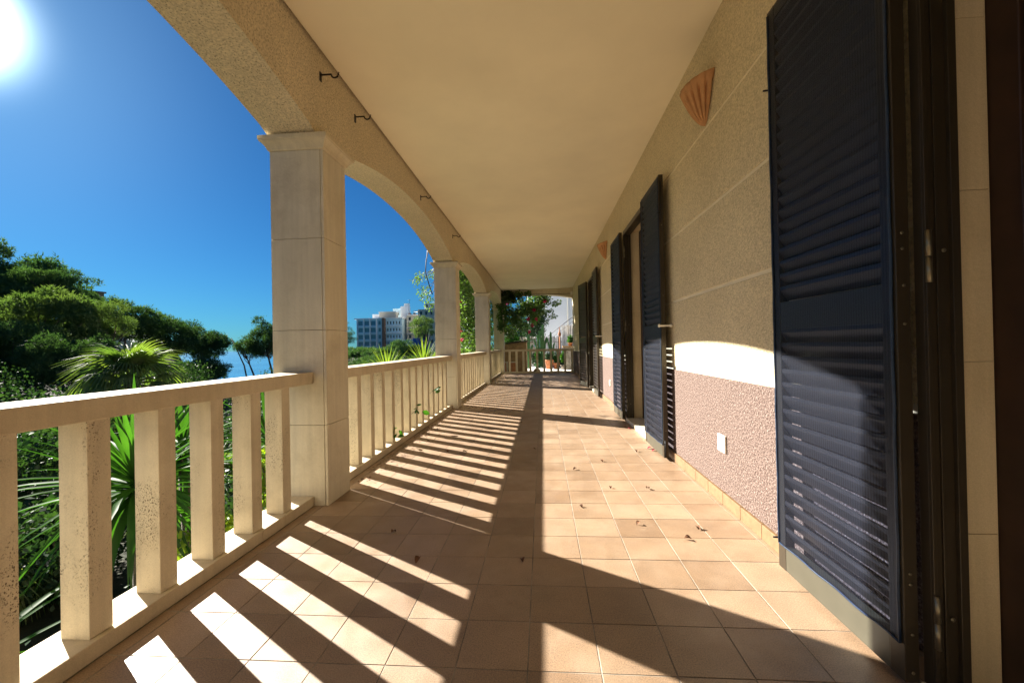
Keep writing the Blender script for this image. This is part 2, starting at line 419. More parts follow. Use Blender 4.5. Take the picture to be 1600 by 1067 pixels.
PL = ['pillar behind the viewer farthest back on the sea side', 'pillar just behind the viewer on the sea side',
      'nearest square limestone pillar, large, where the first railing ends', 'second square limestone pillar, between the view of hotels and the leafy hedge',
      'third limestone pillar, slim in the distance with leafy hedge on both sides', 'end corner pillar partly hidden by hanging bougainvillea']
for y, l in zip(PILL, PL): pillar(y, l)

# ------------------------------------------------------------------ balustrades
ZR0, ZR1 = .781, .855; XR0, XR1 = -1.660, -1.470
bal_me = {}
def bal_mesh(v):
    m = MB(); hx, hy, h = .052, .0375, ZR0 - .06
    m.rings([rect(-hx, hx, -hy, hy, 0, 0), rect(-hx, hx, -hy, hy, h, 0)])
    me = m.mesh('baluster', TRAV); return me
BAL = bal_mesh(0)
def chamfer(o, wdt):
    b = o.modifiers.new('bevel', 'BEVEL'); b.width = wdt; b.segments = 2; b.limit_method = 'ANGLE'; return o
def balustrade(ya, yb, ys, label):
    p = empty('stone_balustrade', (-1.56, (ya + yb) / 2, 0), label, 'balustrade', 'stone balustrades between the pillars')
    ym = ya + (yb - ya) * .87
    MB().box(-1.66, -1.478, ya, ym - .001, 0, .06).build('plinth_stone', RAIL, p, bevel=.004)
    MB().box(-1.66, -1.477, ym + .001, yb, 0, .0605).build('plinth_stone', RAIL, p, bevel=.004)
    ym = ya + (yb - ya) * .42
    MB().box(XR0, XR1, ya, ym - .0006, ZR0, ZR1).build('rail', RAIL, p, bevel=.004)
    MB().box(XR0, XR1 + .0005, ym + .0006, yb, ZR0, ZR1).build('rail', RAIL, p, bevel=.004)
    for y in ys:
        o = inst('baluster', BAL, (-1.553 + random.uniform(-.0015, .0015), y, .0603), p, (0, 0, random.uniform(-.012, .012)))
        chamfer(o, .0025)
BL = ['balustrade section far behind the viewer', 'nearest stone balustrade at the left edge, with widely seen garden behind its thick balusters',
      'second stone balustrade, between the first and second pillars, below the view of hotels', 'third stone balustrade, between the second and third pillars in front of the hedge',
      'short looking farthest side balustrade, between the third pillar and the corner pillar']
for k in range(5):
    ya, yb = PILL[k] + PD, PILL[k+1]
    ys = [yb - (.24 if k == 1 else .272) - i * (.2545 if k < 3 else .2555) for i in range(14)]
    balustrade(ya, yb, ys, BL[k])
# end balustrade across the terrace
p = empty('end_balustrade', (-.1, 14.8, 0), 'brown shaded balustrade closing the far end of the terrace, flower pots beyond', 'balustrade')
MB().box(XP1, 1.10, 14.72, 14.90, ZR0, ZR1).build('rail', RAIL, p, bevel=.004)
MB().box(XP1, 1.10, 14.70, 14.90, 0, .055).build('plinth_stone', RAIL, p, bevel=.004)
eb = MB().rings([rect(-.036, .036, -.05, .05, 0, 0), rect(-.036, .036, -.05, .05, ZR0 - .055, 0)]).mesh('baluster', TRAV)
for i in range(10): inst('baluster', eb, (-1.19 + i * .2475, 14.81, .055), p)
# end arch beam
eb = empty('end_arch_beam', (-.1, 14.85, 2.6), 'shaded beam with a flat arch over the far end of the terrace', 'beam')
m = MB(); n = 30; k = n + 1
pf = [(XB1 + (1.10 - XB1) * i / n, 2.66 + .13 * (1 - abs(2 * i / n - 1) ** 2.2)) for i in range(k)]
vs = [(x, 14.72, z) for x, z in pf] + [(x, 15.04, z) for x, z in pf] + [(x, 14.72, 3.29) for x, z in pf] + [(x, 15.04, 3.29) for x, z in pf]
fs = []
for i in range(n): fs += [(i, i+1, 2*k+i+1, 2*k+i), (k+i, 3*k+i, 3*k+i+1, k+i+1), (i, k+i, k+i+1, i+1)]
m.add(vs, fs).build('arch_face', BEAM, eb)
MB().tube([(-1.3, 14.70, 2.80), (1.09, 14.70, 2.80)], .008, 6).build('curtain_wire', BLACK, eb)
MB().box(1.02, 1.09, 14.60, 14.70, 2.75, 2.86).build('junction_box', WHITEP, eb)

# ------------------------------------------------------------------ house wall
H = empty('house_front', (1.2, 5, 0), 'cream stucco house wall with pink roughcast base and louvered doors along the right', 'house')
DOORS = [(.06, 1.26), (4.215, 5.415), (8.37, 9.57)]
solid = [(-9, .06), (1.26, 4.215), (5.415, 8.37), (9.57, 15.04)]
XBK = XW + .007
for a, b in solid:
    MB().box(XBK, 1.36, a, b, -.05, 3.32).build('wall_backing', BAND, H)
for a, b in DOORS:
    MB().box(XBK, 1.36, a, b, 2.47, 3.32).build('wall_backing', BAND, H)
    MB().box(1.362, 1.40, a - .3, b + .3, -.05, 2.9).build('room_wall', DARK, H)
courses = [(.803, 1.329), (1.351, 1.865), (1.887, 2.401), (2.423, 3.02)]
for a, b in solid:
    for i, (z0, z1) in enumerate(courses):
        MB().box(XW, XBK + .001, a + .0005, b - .0005, z0, z1).build('wall_panel', WALL, H, bevel=.003)
    MB().box(XW - .004, XBK + .001, a + .0005, b - .0005, .076, .775).build('dado_panel', DADO, H, bevel=.003)
for a, b in DOORS:
    MB().box(XW, XBK + .001, a + .0005, b - .0005, 2.474, 3.02).build('wall_panel', WALL, H, bevel=.003)
# baseboard tiles
for a, b in solid:
    n0 = int(math.ceil((a - TY) / S)); y = a; k = n0
    edges = [a] + [TY + j * S for j in range(n0, 200) if TY + j * S < b - .02] + [b]
    if a < 0 or a > 9: 
        mm = MB()
        for e0, e1 in zip(edges, edges[1:]): mm.box(XW - .016, XW + .005, e0 + .0015, e1 - .0015, 0, .074)
        mm.build('baseboard_tiles', BASET, H, kind='stuff')
    else:
        for e0, e1 in zip(edges, edges[1:]):
            MB().box(XW - .016, XW + .005, e0 + .0015, e1 - .0015, 0, .074).build('baseboard_tile', BASET, H, bevel=.002)
# house body above and behind (keeps daylight out of the rooms)
MB().box(2.9, 3.0, -9, 15.04, -3.5, 3.45).build('rear_wall', WALL, H)
MB().box(1.302, 3.0, -9, 15.04, 3.305, 3.44).build('upper_floor', WALL, H)
MB().box(-1.70, 3.0, -9, 15.0, -3.6, -.33).build('lower_storey', WALL, H)
MB().box(1.345, 3.0, 14.9, 15.03, -.3, 3.3).build('end_wall', WALL, H)

# ------------------------------------------------------------------ doors
LW = .630; LH0, LH1 = .022, 2.43; XL0, XL1 = 1.010, 1.048
slat_me = None
def slat_mesh():
    m = MB(); L = LW - .085
    # visible (room) edge high, wall edge low
    m.rings([[(-.0165, y, .0285), (-.0130, y, .0310), (.0155, y, -.0265), (.0125, y, -.0290), (-.0150, y, .0130), (-.0165, y, .0165)] for y in (-L/2, L/2)])
    return m.mesh('slat', DARK)
SLAT = slat_mesh()
screw = MB().lathe([(0.0045, 0), (.0045, .0012), (.003, .0022), (.0005, .0024)], n=10).mesh('screw', STEEL)
def leaf(hinge_y, d, name='shutter', label=None, screws=True, screen=True):
    """d=+1: leaf reaches from its hinge away from the viewer, -1: towards the viewer."""
    y0, y1 = sorted((hinge_y, hinge_y + d * LW))
    p = empty(name, (1.03, hinge_y, LH0)); p.location = Vector((1.03, hinge_y, LH0)) - H.location; p.parent = H
    if label: p['label'] = label
    st = .052; xa, xb = XL0, XL1
    MB().box(xa, xb, y0, y0 + st, LH0, LH1).build('stile', OLIVE, p, bevel=.002)
    MB().box(xa, xb, y1 - st, y1, LH0, LH1).build('stile', OLIVE, p, bevel=.002)
    for z0, z1, mt in ((LH0 + .0005, .125, OLIVEL), (1.045, 1.160, OLIVEL), (LH1 - .06, LH1 - .0005, OLIVE)):
        MB().box(xa + .001, xb - .001, y0 + st, y1 - st, z0, z1).build('cross_rail', mt, p, bevel=.0015)
    for za, zb in ((.145, 1.038), (1.163, LH1 - .07)):
        n = int((zb - za) / .053)
        for i in range(n):
            inst('slat', SLAT, ((xa + xb) / 2, (y0 + y1) / 2, za + (i + .6) * (zb - za) / n), p)
    # blue insect screen stretched on the face, with a soft rolled edge
    m = MB(); ny, nz = 14, 60; vs = []
    ya, yb, za, zb = y0 + .012, y1 - .012, .128, LH1 - .02
    for j in range(nz + 1):
        for i in range(ny + 1):
            y = ya + (yb - ya) * i / ny; z = za + (zb - za) * j / nz
            e = min(i, ny - i) / 3; bul = min(1, e)
            vs.append((xa - .004 - .004 * bul * (1 + .6 * noise.noise(Vector((y * 6, z * 2.5, hinge_y)))), y, z))
    m.add(vs, [(j*(ny+1)+i, j*(ny+1)+i+1, (j+1)*(ny+1)+i+1, (j+1)*(ny+1)+i) for j in range(nz) for i in range(ny)], True)
    if screen: m.build('insect_screen', SCREEN, p)
    ed = MB()
    for y in (ya, yb):
        ed.tube([(xa - .004 + .0008 * math.sin(k * 1.7), y + .001 * math.sin(k * .9), za + (zb - za) * k / 40) for k in range(41)], .0042, 6)
    ed.tube([(xa - .004, ya + (yb - ya) * k / 14, za + .003 * math.sin(k * 1.3)) for k in range(15)], .004, 6)
    if screen: ed.build('screen_edging', SCRED, p)
    # bolt at the free edge
    fy = hinge_y + d * (LW + .004)
    b = MB().tube([(xa + .012, fy, .03), (xa + .012, fy, .17)], .006, 6)
    b.tube([(xa + .012, fy, .14), (xa - .018, fy + d * .004, .14)], .004, 6)
    b.tube([(xa + .012, fy, 2.02), (xa + .012, fy, 2.38)], .005, 6).tube([(xa + .012, fy, 2.1), (xa - .018, fy + d*.004, 2.1)], .004, 6)
    b.build('bolt', BLACK, p)
    if screws and d > 0:
        for z, dx in ((1.30, .010), (1.255, .010), (1.15, .012), (1.04, .012), (.33, .010), (.30, .010), (.158, .012), (.05, .012)):
            inst('screw', screw, (xa + .008 + dx, hinge_y - .0002, z), p, (R(90), 0, 0))
    if d < 0:
        for z in (.25, .8, 1.4, 2.0): inst('screw', screw, (xa + .02, y0 - .0002, z), p, (R(90), 0, 0))
    return p
leaf(1.255, 1, label='nearest louvered shutter leaf with blue insect screen, half in sunlight')
leaf(.065, -1, label='shutter leaf beside the viewer')
leaf(5.41, 1); leaf(4.22, -1, label='tall shutter leaf standing open beside the pink dado, white catch at its edge')
c1 = leaf(9.565, 1, screen=False); c1.rotation_euler.z = R(11); leaf(8.375, -1, screen=False)
# door frames, jambs, hinges, thresholds, inner doors
for di, (a, b) in enumerate(DOORS):
    fr = empty('door_frame', (0, 0, 0)); fr.parent = H; fr.location = Vector((1.1, (a+b)/2, 0)) - H.location
    for y0, y1 in ((b - .030, b - .001), (a + .001, a + .030)):
        s = 1 if y0 > (a+b)/2 else -1; f = y0 if s > 0 else y1
        fr_m = MB().box(1.062, 1.150, y0, y1, .002, 2.44)
        fr_m.box(1.062, 1.072, *sorted((f, f - s*.009)), .002, 2.44)
        fr_m.box(1.092, 1.098, *sorted((f, f - s*.006)), .002, 2.44)
        fr_m.box(1.128, 1.150, *sorted((f, f - s*.012)), .002, 2.44)
        fr_m.build('frame_post', OLIVE, fr, bevel=.0012)
        if s > 0:
            for z in (1.24, .224):
                inst('screw', screw, (1.110, f - .006, z), fr, (R(90), 0, 0), 1.3)
    MB().box(1.062, 1.150, a + .030, b - .030, 2.385, 2.44).build('frame_head', OLIVE, fr, bevel=.0012)
    for z in (.145, 1.152, 2.1):
        for hy in (b - .042, a + .042):
            h = MB().tube([(1.0665, hy, z), (1.0665, hy, z + .070)], .0075, 10).tube([(1.0665, hy, z + .0725), (1.0665, hy, z + .144)], .0075, 10)
            h.box(1.060, 1.073, hy - .002, hy + .002, z + .01, z + .135)
            h.build('hinge', STEEL, fr)
    # limestone jambs
    for y0, y1 in ((b - .006, b - .0005), (a + .0005, a + .006)):
        zz = [0, .446, .930, 1.413, 1.901, 2.44]
        for z0, z1 in zip(zz, zz[1:]):
            MB().box(1.150, 1.262, y0, y1, z0 + .0008, z1 - .0008).build('jamb_stone', JAMB, H, bevel=.0012)
    MB().box(1.150, 1.262, a + .006, b - .006, 2.434, 2.4395).build('jamb_stone', JAMB, H)
    MB().box(1.052, 1.30, a + .001, b - .001, .0008, .026 if di == 0 else .045).build('threshold', SLAB, H, bevel=.004)
    d = empty('inner_door', (0, 0, 0)); d.parent = H; d.location = Vector((1.3, (a+b)/2, 0)) - H.location
    for y0, y1 in ((b - .085, b - .001), (a + .001, a + .085)):
        MB().box(1.264, 1.345, y0, y1, .027, 2.43).build('wooden_post', WOOD, d, bevel=.004)
        s = 1 if y0 > (a+b)/2 else -1
    for z0, z1 in ((.046, .20), (2.30, 2.43)):
        MB().box(1.268, 1.34, a + .086, b - .086, z0, z1).build('wooden_rail', WOOD, d, bevel=.004)
    MB().box(1.270, 1.338, (a+b)/2 - .05, (a+b)/2 + .05, .201, 2.299).build('wooden_post', WOOD, d, bevel=.004)
    for y0, y1 in ((a + .086, (a+b)/2 - .051), ((a+b)/2 + .051, b - .086)):
        MB().box(1.300, 1.306, y0, y1, .201, 2.299).build('glass_pane', GLASS, d)

# holdback catches on the wall beside the near leaves
for i, (hy, lb) in enumerate(((4.22 - LW, 'white shutter catch at the edge of the tall nearer open shutter'), (8.375 - LW, 'small white shutter catch by the farther doorway'))):
    c = empty('shutter_catch', (1.1, hy, 1.143), lb, 'shutter catch', 'white shutter catches')
    m = MB().box(.988, 1.098, hy - .017, hy - .004, 1.136, 1.150)
    m.build('arm', WHITEP, c, bevel=.003)
    MB().tube([(1.085, hy - .02, 1.143), (1.085, hy - .001, 1.143)], .014, 14).build('knob', WHITEP, c)
    MB().box(.984, .996, hy - .018, hy + .012, 1.130, 1.157).build('hook_tip', WHITEP, c, bevel=.003)

# socket plates
for y, z, l, s in ((2.63, .375, 'white blank socket cover on the pink dado', 1), (6.85, .36, 'small socket cover on the sunlit wall between the two farther doors', .9)):
    p = empty('wall_socket', (XW, y, z), l, 'socket')
    MB().box(XW - .017, XW - .004, y - .052*s, y + .052*s, z - .052*s, z + .052*s).build('cover_plate', WHITEP, p, bevel=.004)
    MB().box(XW - .021, XW - .0165, y - .036*s, y + .036*s, z - .040*s, z + .040*s).build('flap', WHITEP, p, bevel=.002)

# ------------------------------------------------------------------ terracotta shell lamps
def lamp(y, label):
    p = empty('wall_lamp', (XW, y, 2.42), label, 'wall lamp', 'terracotta shell wall lamps')
    m = MB(); nu, nv = 108, 14; vs = []
    for j in range(nv + 1):
        t = j / nv                                    # 0 bottom tip .. 1 rim
        r = .016 + .984 * (t ** .62)
        z = 2.42 + .245 * t
        for i in range(nu + 1):
            a = math.pi * i / nu
            fl = 1 - .24 * max(0, math.cos(i / nu * 2 * math.pi * 9)) ** 2 * (1 if .12 < t < .84 else .1)
            zz = z - .02 * (1 - math.sin(a)) * t * 0
            vs.append((XW - .002 - .150 * r * math.sin(a) * fl, y - .172 * r * math.cos(a) * (1 - (1-fl)*.8), zz + .03 * t * (1-math.sin(a))))
    m.add(vs, [(j*(nu+1)+i, j*(nu+1)+i+1, (j+1)*(nu+1)+i+1, (j+1)*(nu+1)+i) for j in range(nv) for i in range(nu)], True)
    o = m.build('shell', TERRA, p)
    s = o.modifiers.new('solid', 'SOLIDIFY'); s.thickness = .008; s.offset = 1
    MB().box(XW - .03, XW, y - .04, y + .04, 2.50, 2.60).build('back_plate', WHITEP, p)
lamp(2.80, 'larger looking terracotta scallop wall lamp near the ceiling, before the first open door')
lamp(7.05, 'small distant terracotta wall lamp between the two farther doorways')

# ------------------------------------------------------------------ curtain brackets on the beam
def bracket(y, label):
    p = empty('curtain_bracket', (XB1, y, 2.79), label, 'bracket', 'black iron curtain brackets on the beam')
    MB().box(XB1, XB1 + .006, y - .010, y + .010, 2.755, 2.815).build('wall_plate', BLACK, p)
    MB().tube([(XB1, y, 2.797), (XB1 + .075, y, 2.797)], .0055, 8).build('arm', BLACK, p)
    pts = [(XB1 + .075 + .024 * (1 - math.cos(t)), y, 2.797 - .024 * math.sin(t)) for t in [k * math.pi / 10 for k in range(11)]]
    MB().tube([(XB1+.07, y, 2.797)] + pts + [(XB1 + .127, y, 2.806)], .0055, 8).build('hook', BLACK, p)
for y, l in ((2.60, 'nearest black iron bracket above the first pillar'), (3.10, 'second black bracket on the beam just past the first pillar'),
             (4.83, 'third black bracket over the middle of the second arch'), (6.60, 'farthest black bracket above the second pillar')): bracket(y, l)
# dangling cable outside pillar two
MB().tube([(-1.80, 6.52, 2.75), (-1.815, 6.5, 2.5), (-1.84, 6.5, 2.36), (-1.85, 6.5, 2.2), (-1.80, 6.52, 2.0), (-1.76, 6.56, 1.85)], .008, 6).build('hanging_cable', BLACK,
    label='dark cable hanging beside the outer edge of the second pillar', cat='cable')

# ------------------------------------------------------------------ foliage makers
def needle_crown(seed, blobs, n, blade, wid, per=4, shell=.55):
    """tufts of thin triangles over the shells of ellipsoid blobs; returns verts, faces"""
    rg = np.random.default_rng(seed)
    bl = np.array(blobs); k = len(bl)
    area = bl[:, 3] * bl[:, 4]; pick = rg.choice(k, n, p=area / area.sum())
    d = rg.normal(size=(n, 3)); d[:, 2] = np.abs(d[:, 2]) * 1.1 - .45; d /= np.linalg.norm(d, axis=1)[:, None]
    rr = shell + (1 - shell) * rg.random(n) ** .6
    rr *= 1 + .16 * rg.normal(size=n)
    c = bl[pick, :3] + d * bl[pick, 3:6] * rr[:, None]
    V = np.empty((n, per, 3, 3)); 
    for q in range(per):
        e = d * .6 + rg.normal(size=(n, 3)) * .75 + np.array([0, 0, .25]); e /= np.linalg.norm(e, axis=1)[:, None]
        s = rg.normal(size=(n, 3)); s = np.cross(e, s); s /= np.linalg.norm(s, axis=1)[:, None] + 1e-9
        L = blade * (.6 + .8 * rg.random(n))[:, None]
        V[:, q, 0] = c - s * wid; V[:, q, 1] = c + s * wid; V[:, q, 2] = c + e * L
    V = V.reshape(-1, 3); return V, np.arange(len(V)).reshape(-1, 3)
def leaf_crown(seed, blobs, n, size, shell=.4, updir=.3, aspect=.5):
    rg = np.random.default_rng(seed)
    bl = np.array(blobs); area = bl[:, 3] * bl[:, 4]; pick = rg.choice(len(bl), n, p=area / area.sum())
    d = rg.normal(size=(n, 3)); d /= np.linalg.norm(d, axis=1)[:, None]
    c = bl[pick, :3] + d * bl[pick, 3:6] * (shell + (1 - shell) * rg.random(n) ** .5)[:, None] * (1 + .1 * rg.normal(size=n))[:, None]
    e = d * .5 + rg.normal(size=(n, 3)) + np.array([0, 0, -updir]); e /= np.linalg.norm(e, axis=1)[:, None]
    s = np.cross(e, rg.normal(size=(n, 3))); s /= np.linalg.norm(s, axis=1)[:, None] + 1e-9
    nn = np.cross(e, s); L = (size * (.6 + .7 * rg.random(n)))[:, None]
    V = np.empty((n, 4, 3)); V[:, 0] = c; V[:, 1] = c + e * L * .5 + s * L * aspect * .5 + nn * L * .08
    V[:, 2] = c + e * L; V[:, 3] = c + e * L * .5 - s * L * aspect * .5 + nn * L * .08
    return V.reshape(-1, 3), np.arange(n * 4).reshape(-1, 4)
def foliage(name, VF, mat, parent, **kw):
    V, Fc = VF; V = V - np.array(wloc(parent)); me = raw_mesh(name, V, Fc, mat)
    o = bpy.data.objects.new(name, me); COL.objects.link(o); o.parent = parent; return setp(o, **kw)

def pine(name, c, r, label, seed, mat=PINE, group='pine trees on the left slope', nb=26, n=3600, lean=0, per=4, blade=None, openness=1.0, base=None, trunks=1):
    rg = random.Random(seed); cx, cy, cz = c; rx, ry, rz = r
    g = base if base is not None else ground(cx + lean, cy)
    p = empty(name, (cx + lean, cy, g), label, 'tree', group)
    blobs = []
    nb = int(nb * 1.5)
    for i in range(nb):
        while True:
            x, y, z = (rg.uniform(-1, 1) for _ in range(3))
            if x*x + y*y + z*z < 1: break
        s = rg.uniform(.17, .31) * openness
        blobs.append((cx + x*rx*.82, cy + y*ry*.82, cz + z*rz*.8 + rz*.10*(1 - x*x), rx*s, ry*s, max(rz*s*1.15, rx*s*.62)))
    foliage('crown', needle_crown(seed, blobs, int(n * 2.0), blade or max(rx, rz) * .062, max(rx, rz) * .0075, per), mat, p, kind='stuff')
    m = MB(); top = Vector((cx, cy, cz - rz*.25)); b0 = Vector((cx + lean, cy, g - .3)); h = (top - b0).length
    mid = b0.lerp(top, .5) + Vector((rg.uniform(-.05, .05) * h + lean*.15, 0, 0))
    rb = max(.10, h * .024)
    m.tube([b0, b0.lerp(mid, .5), mid, mid.lerp(top, .5), top], [rb*1.25, rb, rb*.85, rb*.65, rb*.45], 8)
    m.build('trunk', BARK, p)
    lm = MB()
    for i, bb in enumerate(rg.sample(blobs, min(14, nb))):
        t = rg.uniform(.45, .98); s0 = mid.lerp(top, t); e0 = Vector(bb[:3]); q = s0.lerp(e0, .5) + Vector((0, 0, -.08 * h * rg.random()))
        lm.tube([s0, q, e0], [rb*.42, rb*.28, rb*.10], 5)
    lm.build('limb', BARK, p)
    return p
P_ = pine
P_('pine_tree', (-47.9, 34, 6.4), (6.2, 5, 3.6), 'tallest dark pine at the far left edge, its rounded top the highest of the slope', 1, nb=34, n=5200)
P_('pine_tree', (-51.5, 35, 8.0), (5.2, 4, 3.4), 'dark pine crown cut by the left edge, behind the tallest pine', 2, nb=24, n=3600)
P_('pine_tree', (-42.0, 33, 6.3), (3.6, 3.4, 1.9), 'dark flat crowned pine whose right end is beside the brown tower', 31, nb=20, n=3000)
P_('pine_tree', (-33.5, 25, 2.9), (4.2, 3.2, 2.5), 'light green soft pine standing in front of the tallest dark pine', 3, mat=PINEL, nb=28, n=5200)
P_('pine_tree', (-31.4, 22, .4), (3.6, 3, 2.4), 'dark bushy pine low at the left edge behind the rail', 4, nb=26, n=4800)
P_('pine_tree', (-26.5, 21.5, .0), (2.6, 2.4, 2.2), 'dark pine mass left of the fan palm', 5, nb=22, n=4200)
P_('pine_tree', (-37.5, 27, 1.4), (4.0, 3.0, 3.2), 'deep green pine below the tallest pine, cut by the left edge', 32, nb=26, n=4600)
P_('pine_tree', (-30.9, 27, 3.1), (1.9, 1.8, 1.9), 'pale green leaning pine in front of the white house', 6, mat=PINEL, nb=16, n=2600, lean=.9)
P_('pine_tree', (-43.5, 40, 4.1), (4.3, 3.6, 2.3), 'broad dark pine right of the brown tower behind the palm', 7, nb=28, n=4600)
P_('pine_tree', (-42.6, 44, 2.5), (4.0, 3.4, 2.6), 'dark pine behind the right side of the fan palm', 8, nb=26, n=4400, lean=-1)
P_('pine_tree', (-43.0, 50, 1.7), (3.7, 3.2, 2.6), 'rightmost dark pine of the wood, its crown reaching over the sea', 9, nb=26, n=4600, lean=-2)
P_('pine_tree', (-41.5, 47, -1.6), (4.0, 3.2, 1.9), 'low dark pine hanging over the sea edge below the rightmost crown', 10, nb=24, n=3800)
P_('pine_tree', (-33.5, 36, -1.4), (2.3, 2.2, 1.1), 'low light green pine just above the rail right of the palm', 11, mat=PINEL, nb=16, n=2400)
P_('pine_tree', (-70, 60, 7.6), (2.6, 2.2, 2.2), 'small far pine peeking just right of the brown tower', 12, nb=14, n=1500)
P_('lone_pine', (-33.7, 48, 2.1), (3.1, 2.4, 2.8), 'lone open crowned pine before the sea, right against the first pillar', 13, group='pines by the sea', nb=24, n=5200, openness=1.0, lean=.9)
P_('lone_pine', (-36.3, 48, .9), (1.6, 1.4, 1.5), 'sparse small pine at the left foot of the lone crown', 14, group='pines by the sea', nb=12, n=1800, openness=1.1, lean=1.2)
pm = empty('leaning_pole', (-36.2, 48, -3.6), 'thin bare leaning trunk before the sea', 'trunk')
MB().tube([(-35.9, 48, -3.8), (-36.5, 48, -.8), (-38.1, 48, 2.6)], [.10, .08, .04], 6).build('stem', BARKG, pm)
for i, (x, y, z, rr) in enumerate(((-24, 4, .6, 3.0), (-31, 9, 1.6, 3.4), (-38, 15, 2.6, 3.6), (-22, -6, .2, 3.0), (-33, -3, 1.8, 3.6), (-46, 20, 4.0, 4.0), (-44, 6, 3.4, 4.2), (-60, 24, 6.0, 4.6))):
    P_('pine_tree', (x, y, z), (rr, rr * .9, rr * .75), 'pine of the slope that goes on past the left edge, number of its row ' + ('one', 'two', 'three', 'four', 'five', 'six', 'seven', 'eight')[i], 500 + i, nb=18, n=1800)
P_('pine_tree', (-57.5, 118, 4.5), (3.2, 3, 3.0), 'small dark tree at the left foot of the blue glazed hotel', 15, group='trees by the hotels', nb=14, n=1300)
P_('pine_tree', (-58.3, 118, 8.6), (1.4, 1.3, 1.1), 'tiny round tree top beside the left corner of the blue glazed hotel', 33, group='trees by the hotels', nb=8, n=500)
P_('pine_tree', (-27.6, 95, 5.4), (3.6, 3, 3.0), 'bright green umbrella pine against the second pillar below the right hand hotel', 16, mat=PINEL, group='trees by the hotels', nb=20, n=2600)
P_('pine_tree', (-33, 98, .2), (5.5, 4, 2.6), 'dark tree mass between the hotels and the yucca tips', 17, group='trees by the hotels', nb=20, n=2600)
P_('pine_tree', (-43, 105, -1.6), (5.2, 4, 2.4), 'low dark tree in front of the blue glazed hotel', 18, group='trees by the hotels', nb=18, n=2200)

def wood(name, label, seed, spots, n, blade):
    p = empty(name, (spots[0][0], spots[0][1], -8), label, 'wood'); rg = random.Random(seed)
    bl = []
    for x, y, z, r in spots:
        for _ in range(6): bl.append((x + rg.uniform(-.7, .7)*r, y + rg.uniform(-.6, .6)*r, z + rg.uniform(-.5, .4)*r*.6, r*.5, r*.5, r*.36))
    foliage('canopy', needle_crown(seed, bl, n, blade, blade * .12, 4), PINE, p, kind='stuff')
    p['kind'] = 'stuff'
wood('low_wood', 'dark green treetops filling the dip between the terrace and the hotels', 71,
     [(-44 + 3.4*i + (i % 3), 74 + 5 * (i % 4), -2.0 - .5 * (i % 2), 3.6) for i in range(12)] + [(-22 + 2.5*i, 50 + 3*(i % 3), -1.9, 2.6) for i in range(8)] + [(-27 + 1.5*i, 40 + 3*(i % 2), -3.0, 1.9) for i in range(6)], 30000, .36)
wood('shore_wood', 'dark green treetops along the shore at the foot of the blue glazed hotel', 72, [(-98 + 4.5*i, 172 + 5*(i % 3), -.6, 4.5) for i in range(10)] + [(-78 + 5*i, 140 + 6*(i % 2), -1.6, 4.2) for i in range(7)], 9000, .8)

# ------------------------------------------------------------------ fan palm
def fan_mesh(seed, droop=.5, segs=26, L=1.0):
    rg = random.Random(seed); m = MB()
    for i in range(segs):
        a = R(-118 + 236 * i / (segs - 1)); dx, dy = math.sin(a), math.cos(a); w = .030 * L
        l = L * (1 - .12 * abs(a)) * rg.uniform(.9, 1.08); pts = []
        for k in range(5):
            t = k / 4; z = .10 * math.sin(t * 2) - droop * t ** 2.4 * l * rg.uniform(.85, 1.15)
            ww = w * (1.1 + 1.6 * t) if t < .5 else w * 1.9 * (1 - t) * 2 * .55 + .002
            rr = l * t * (1 - .25 * droop * t)
            c = Vector((dx * rr, dy * rr, z)); s = Vector((dy, -dx, 0)) * ww
            pts.append((c - s, c + Vector((0, 0, .012)), c + s))
        vs = [p for q in pts for p in q]
        fs = [(k*3+j, k*3+j+1, k*3+j+4, k*3+j+3) for k in range(4) for j in range(2)]
        m.add(vs, fs)
    m.tube([(0, -.75*L, .02), (0, -.35*L, .05), (0, 0, .02)], [.03*L, .022*L, .015*L], 5)
    return m.mesh('leaf', PALMM)
FANS = [fan_mesh(i, d) for i, d in enumerate((.55, 1.0, 1.45))]
def fan_palm(c, s, label, n=22, seed=1):
    g = ground(c[0], c[1]); p = empty('fan_palm', (c[0], c[1], g), label, 'palm', 'fan palms in the garden')
    rg = random.Random(seed)
    m = MB(); h = c[2] - g
    m.tube([(c[0], c[1], g + h * k / 8) for k in range(9)], [.22 * s * (1.15 - .3*k/8) for k in range(9)], 10).build('trunk', BARKG, p)
    for i in range(n):
        az_ = i * 2.39996 + rg.uniform(-.2, .2); el = 1.25 - 1.75 * (i / (n - 1)) + rg.uniform(-.1, .1)
        d = Vector((math.cos(az_) * math.cos(el), math.sin(az_) * math.cos(el), math.sin(el)))
        st = .85 * s; base = Vector(c) + d * st
        q = d.to_track_quat('Y', 'Z')
        o = inst('leaf', FANS[min(2, int(3 * (i / n) + rg.random() * .6))], base, p, q.to_euler(), s * rg.uniform(.85, 1.1))
    return p
fan_palm((-13.9, 13, -.05), 1.02, 'fan palm with drooping yellow green sunlit leaves rising above the rail', 34, 3)
fan_palm((-9.8, 6.0, -2.9), .85, 'fan palm below the rail seen in the leftmost gap between balusters', 18, 5)
fan_palm((-6.4, 7.6, -2.0), .8, 'low fan palm seen between the balusters left of the first pillar', 16, 6)

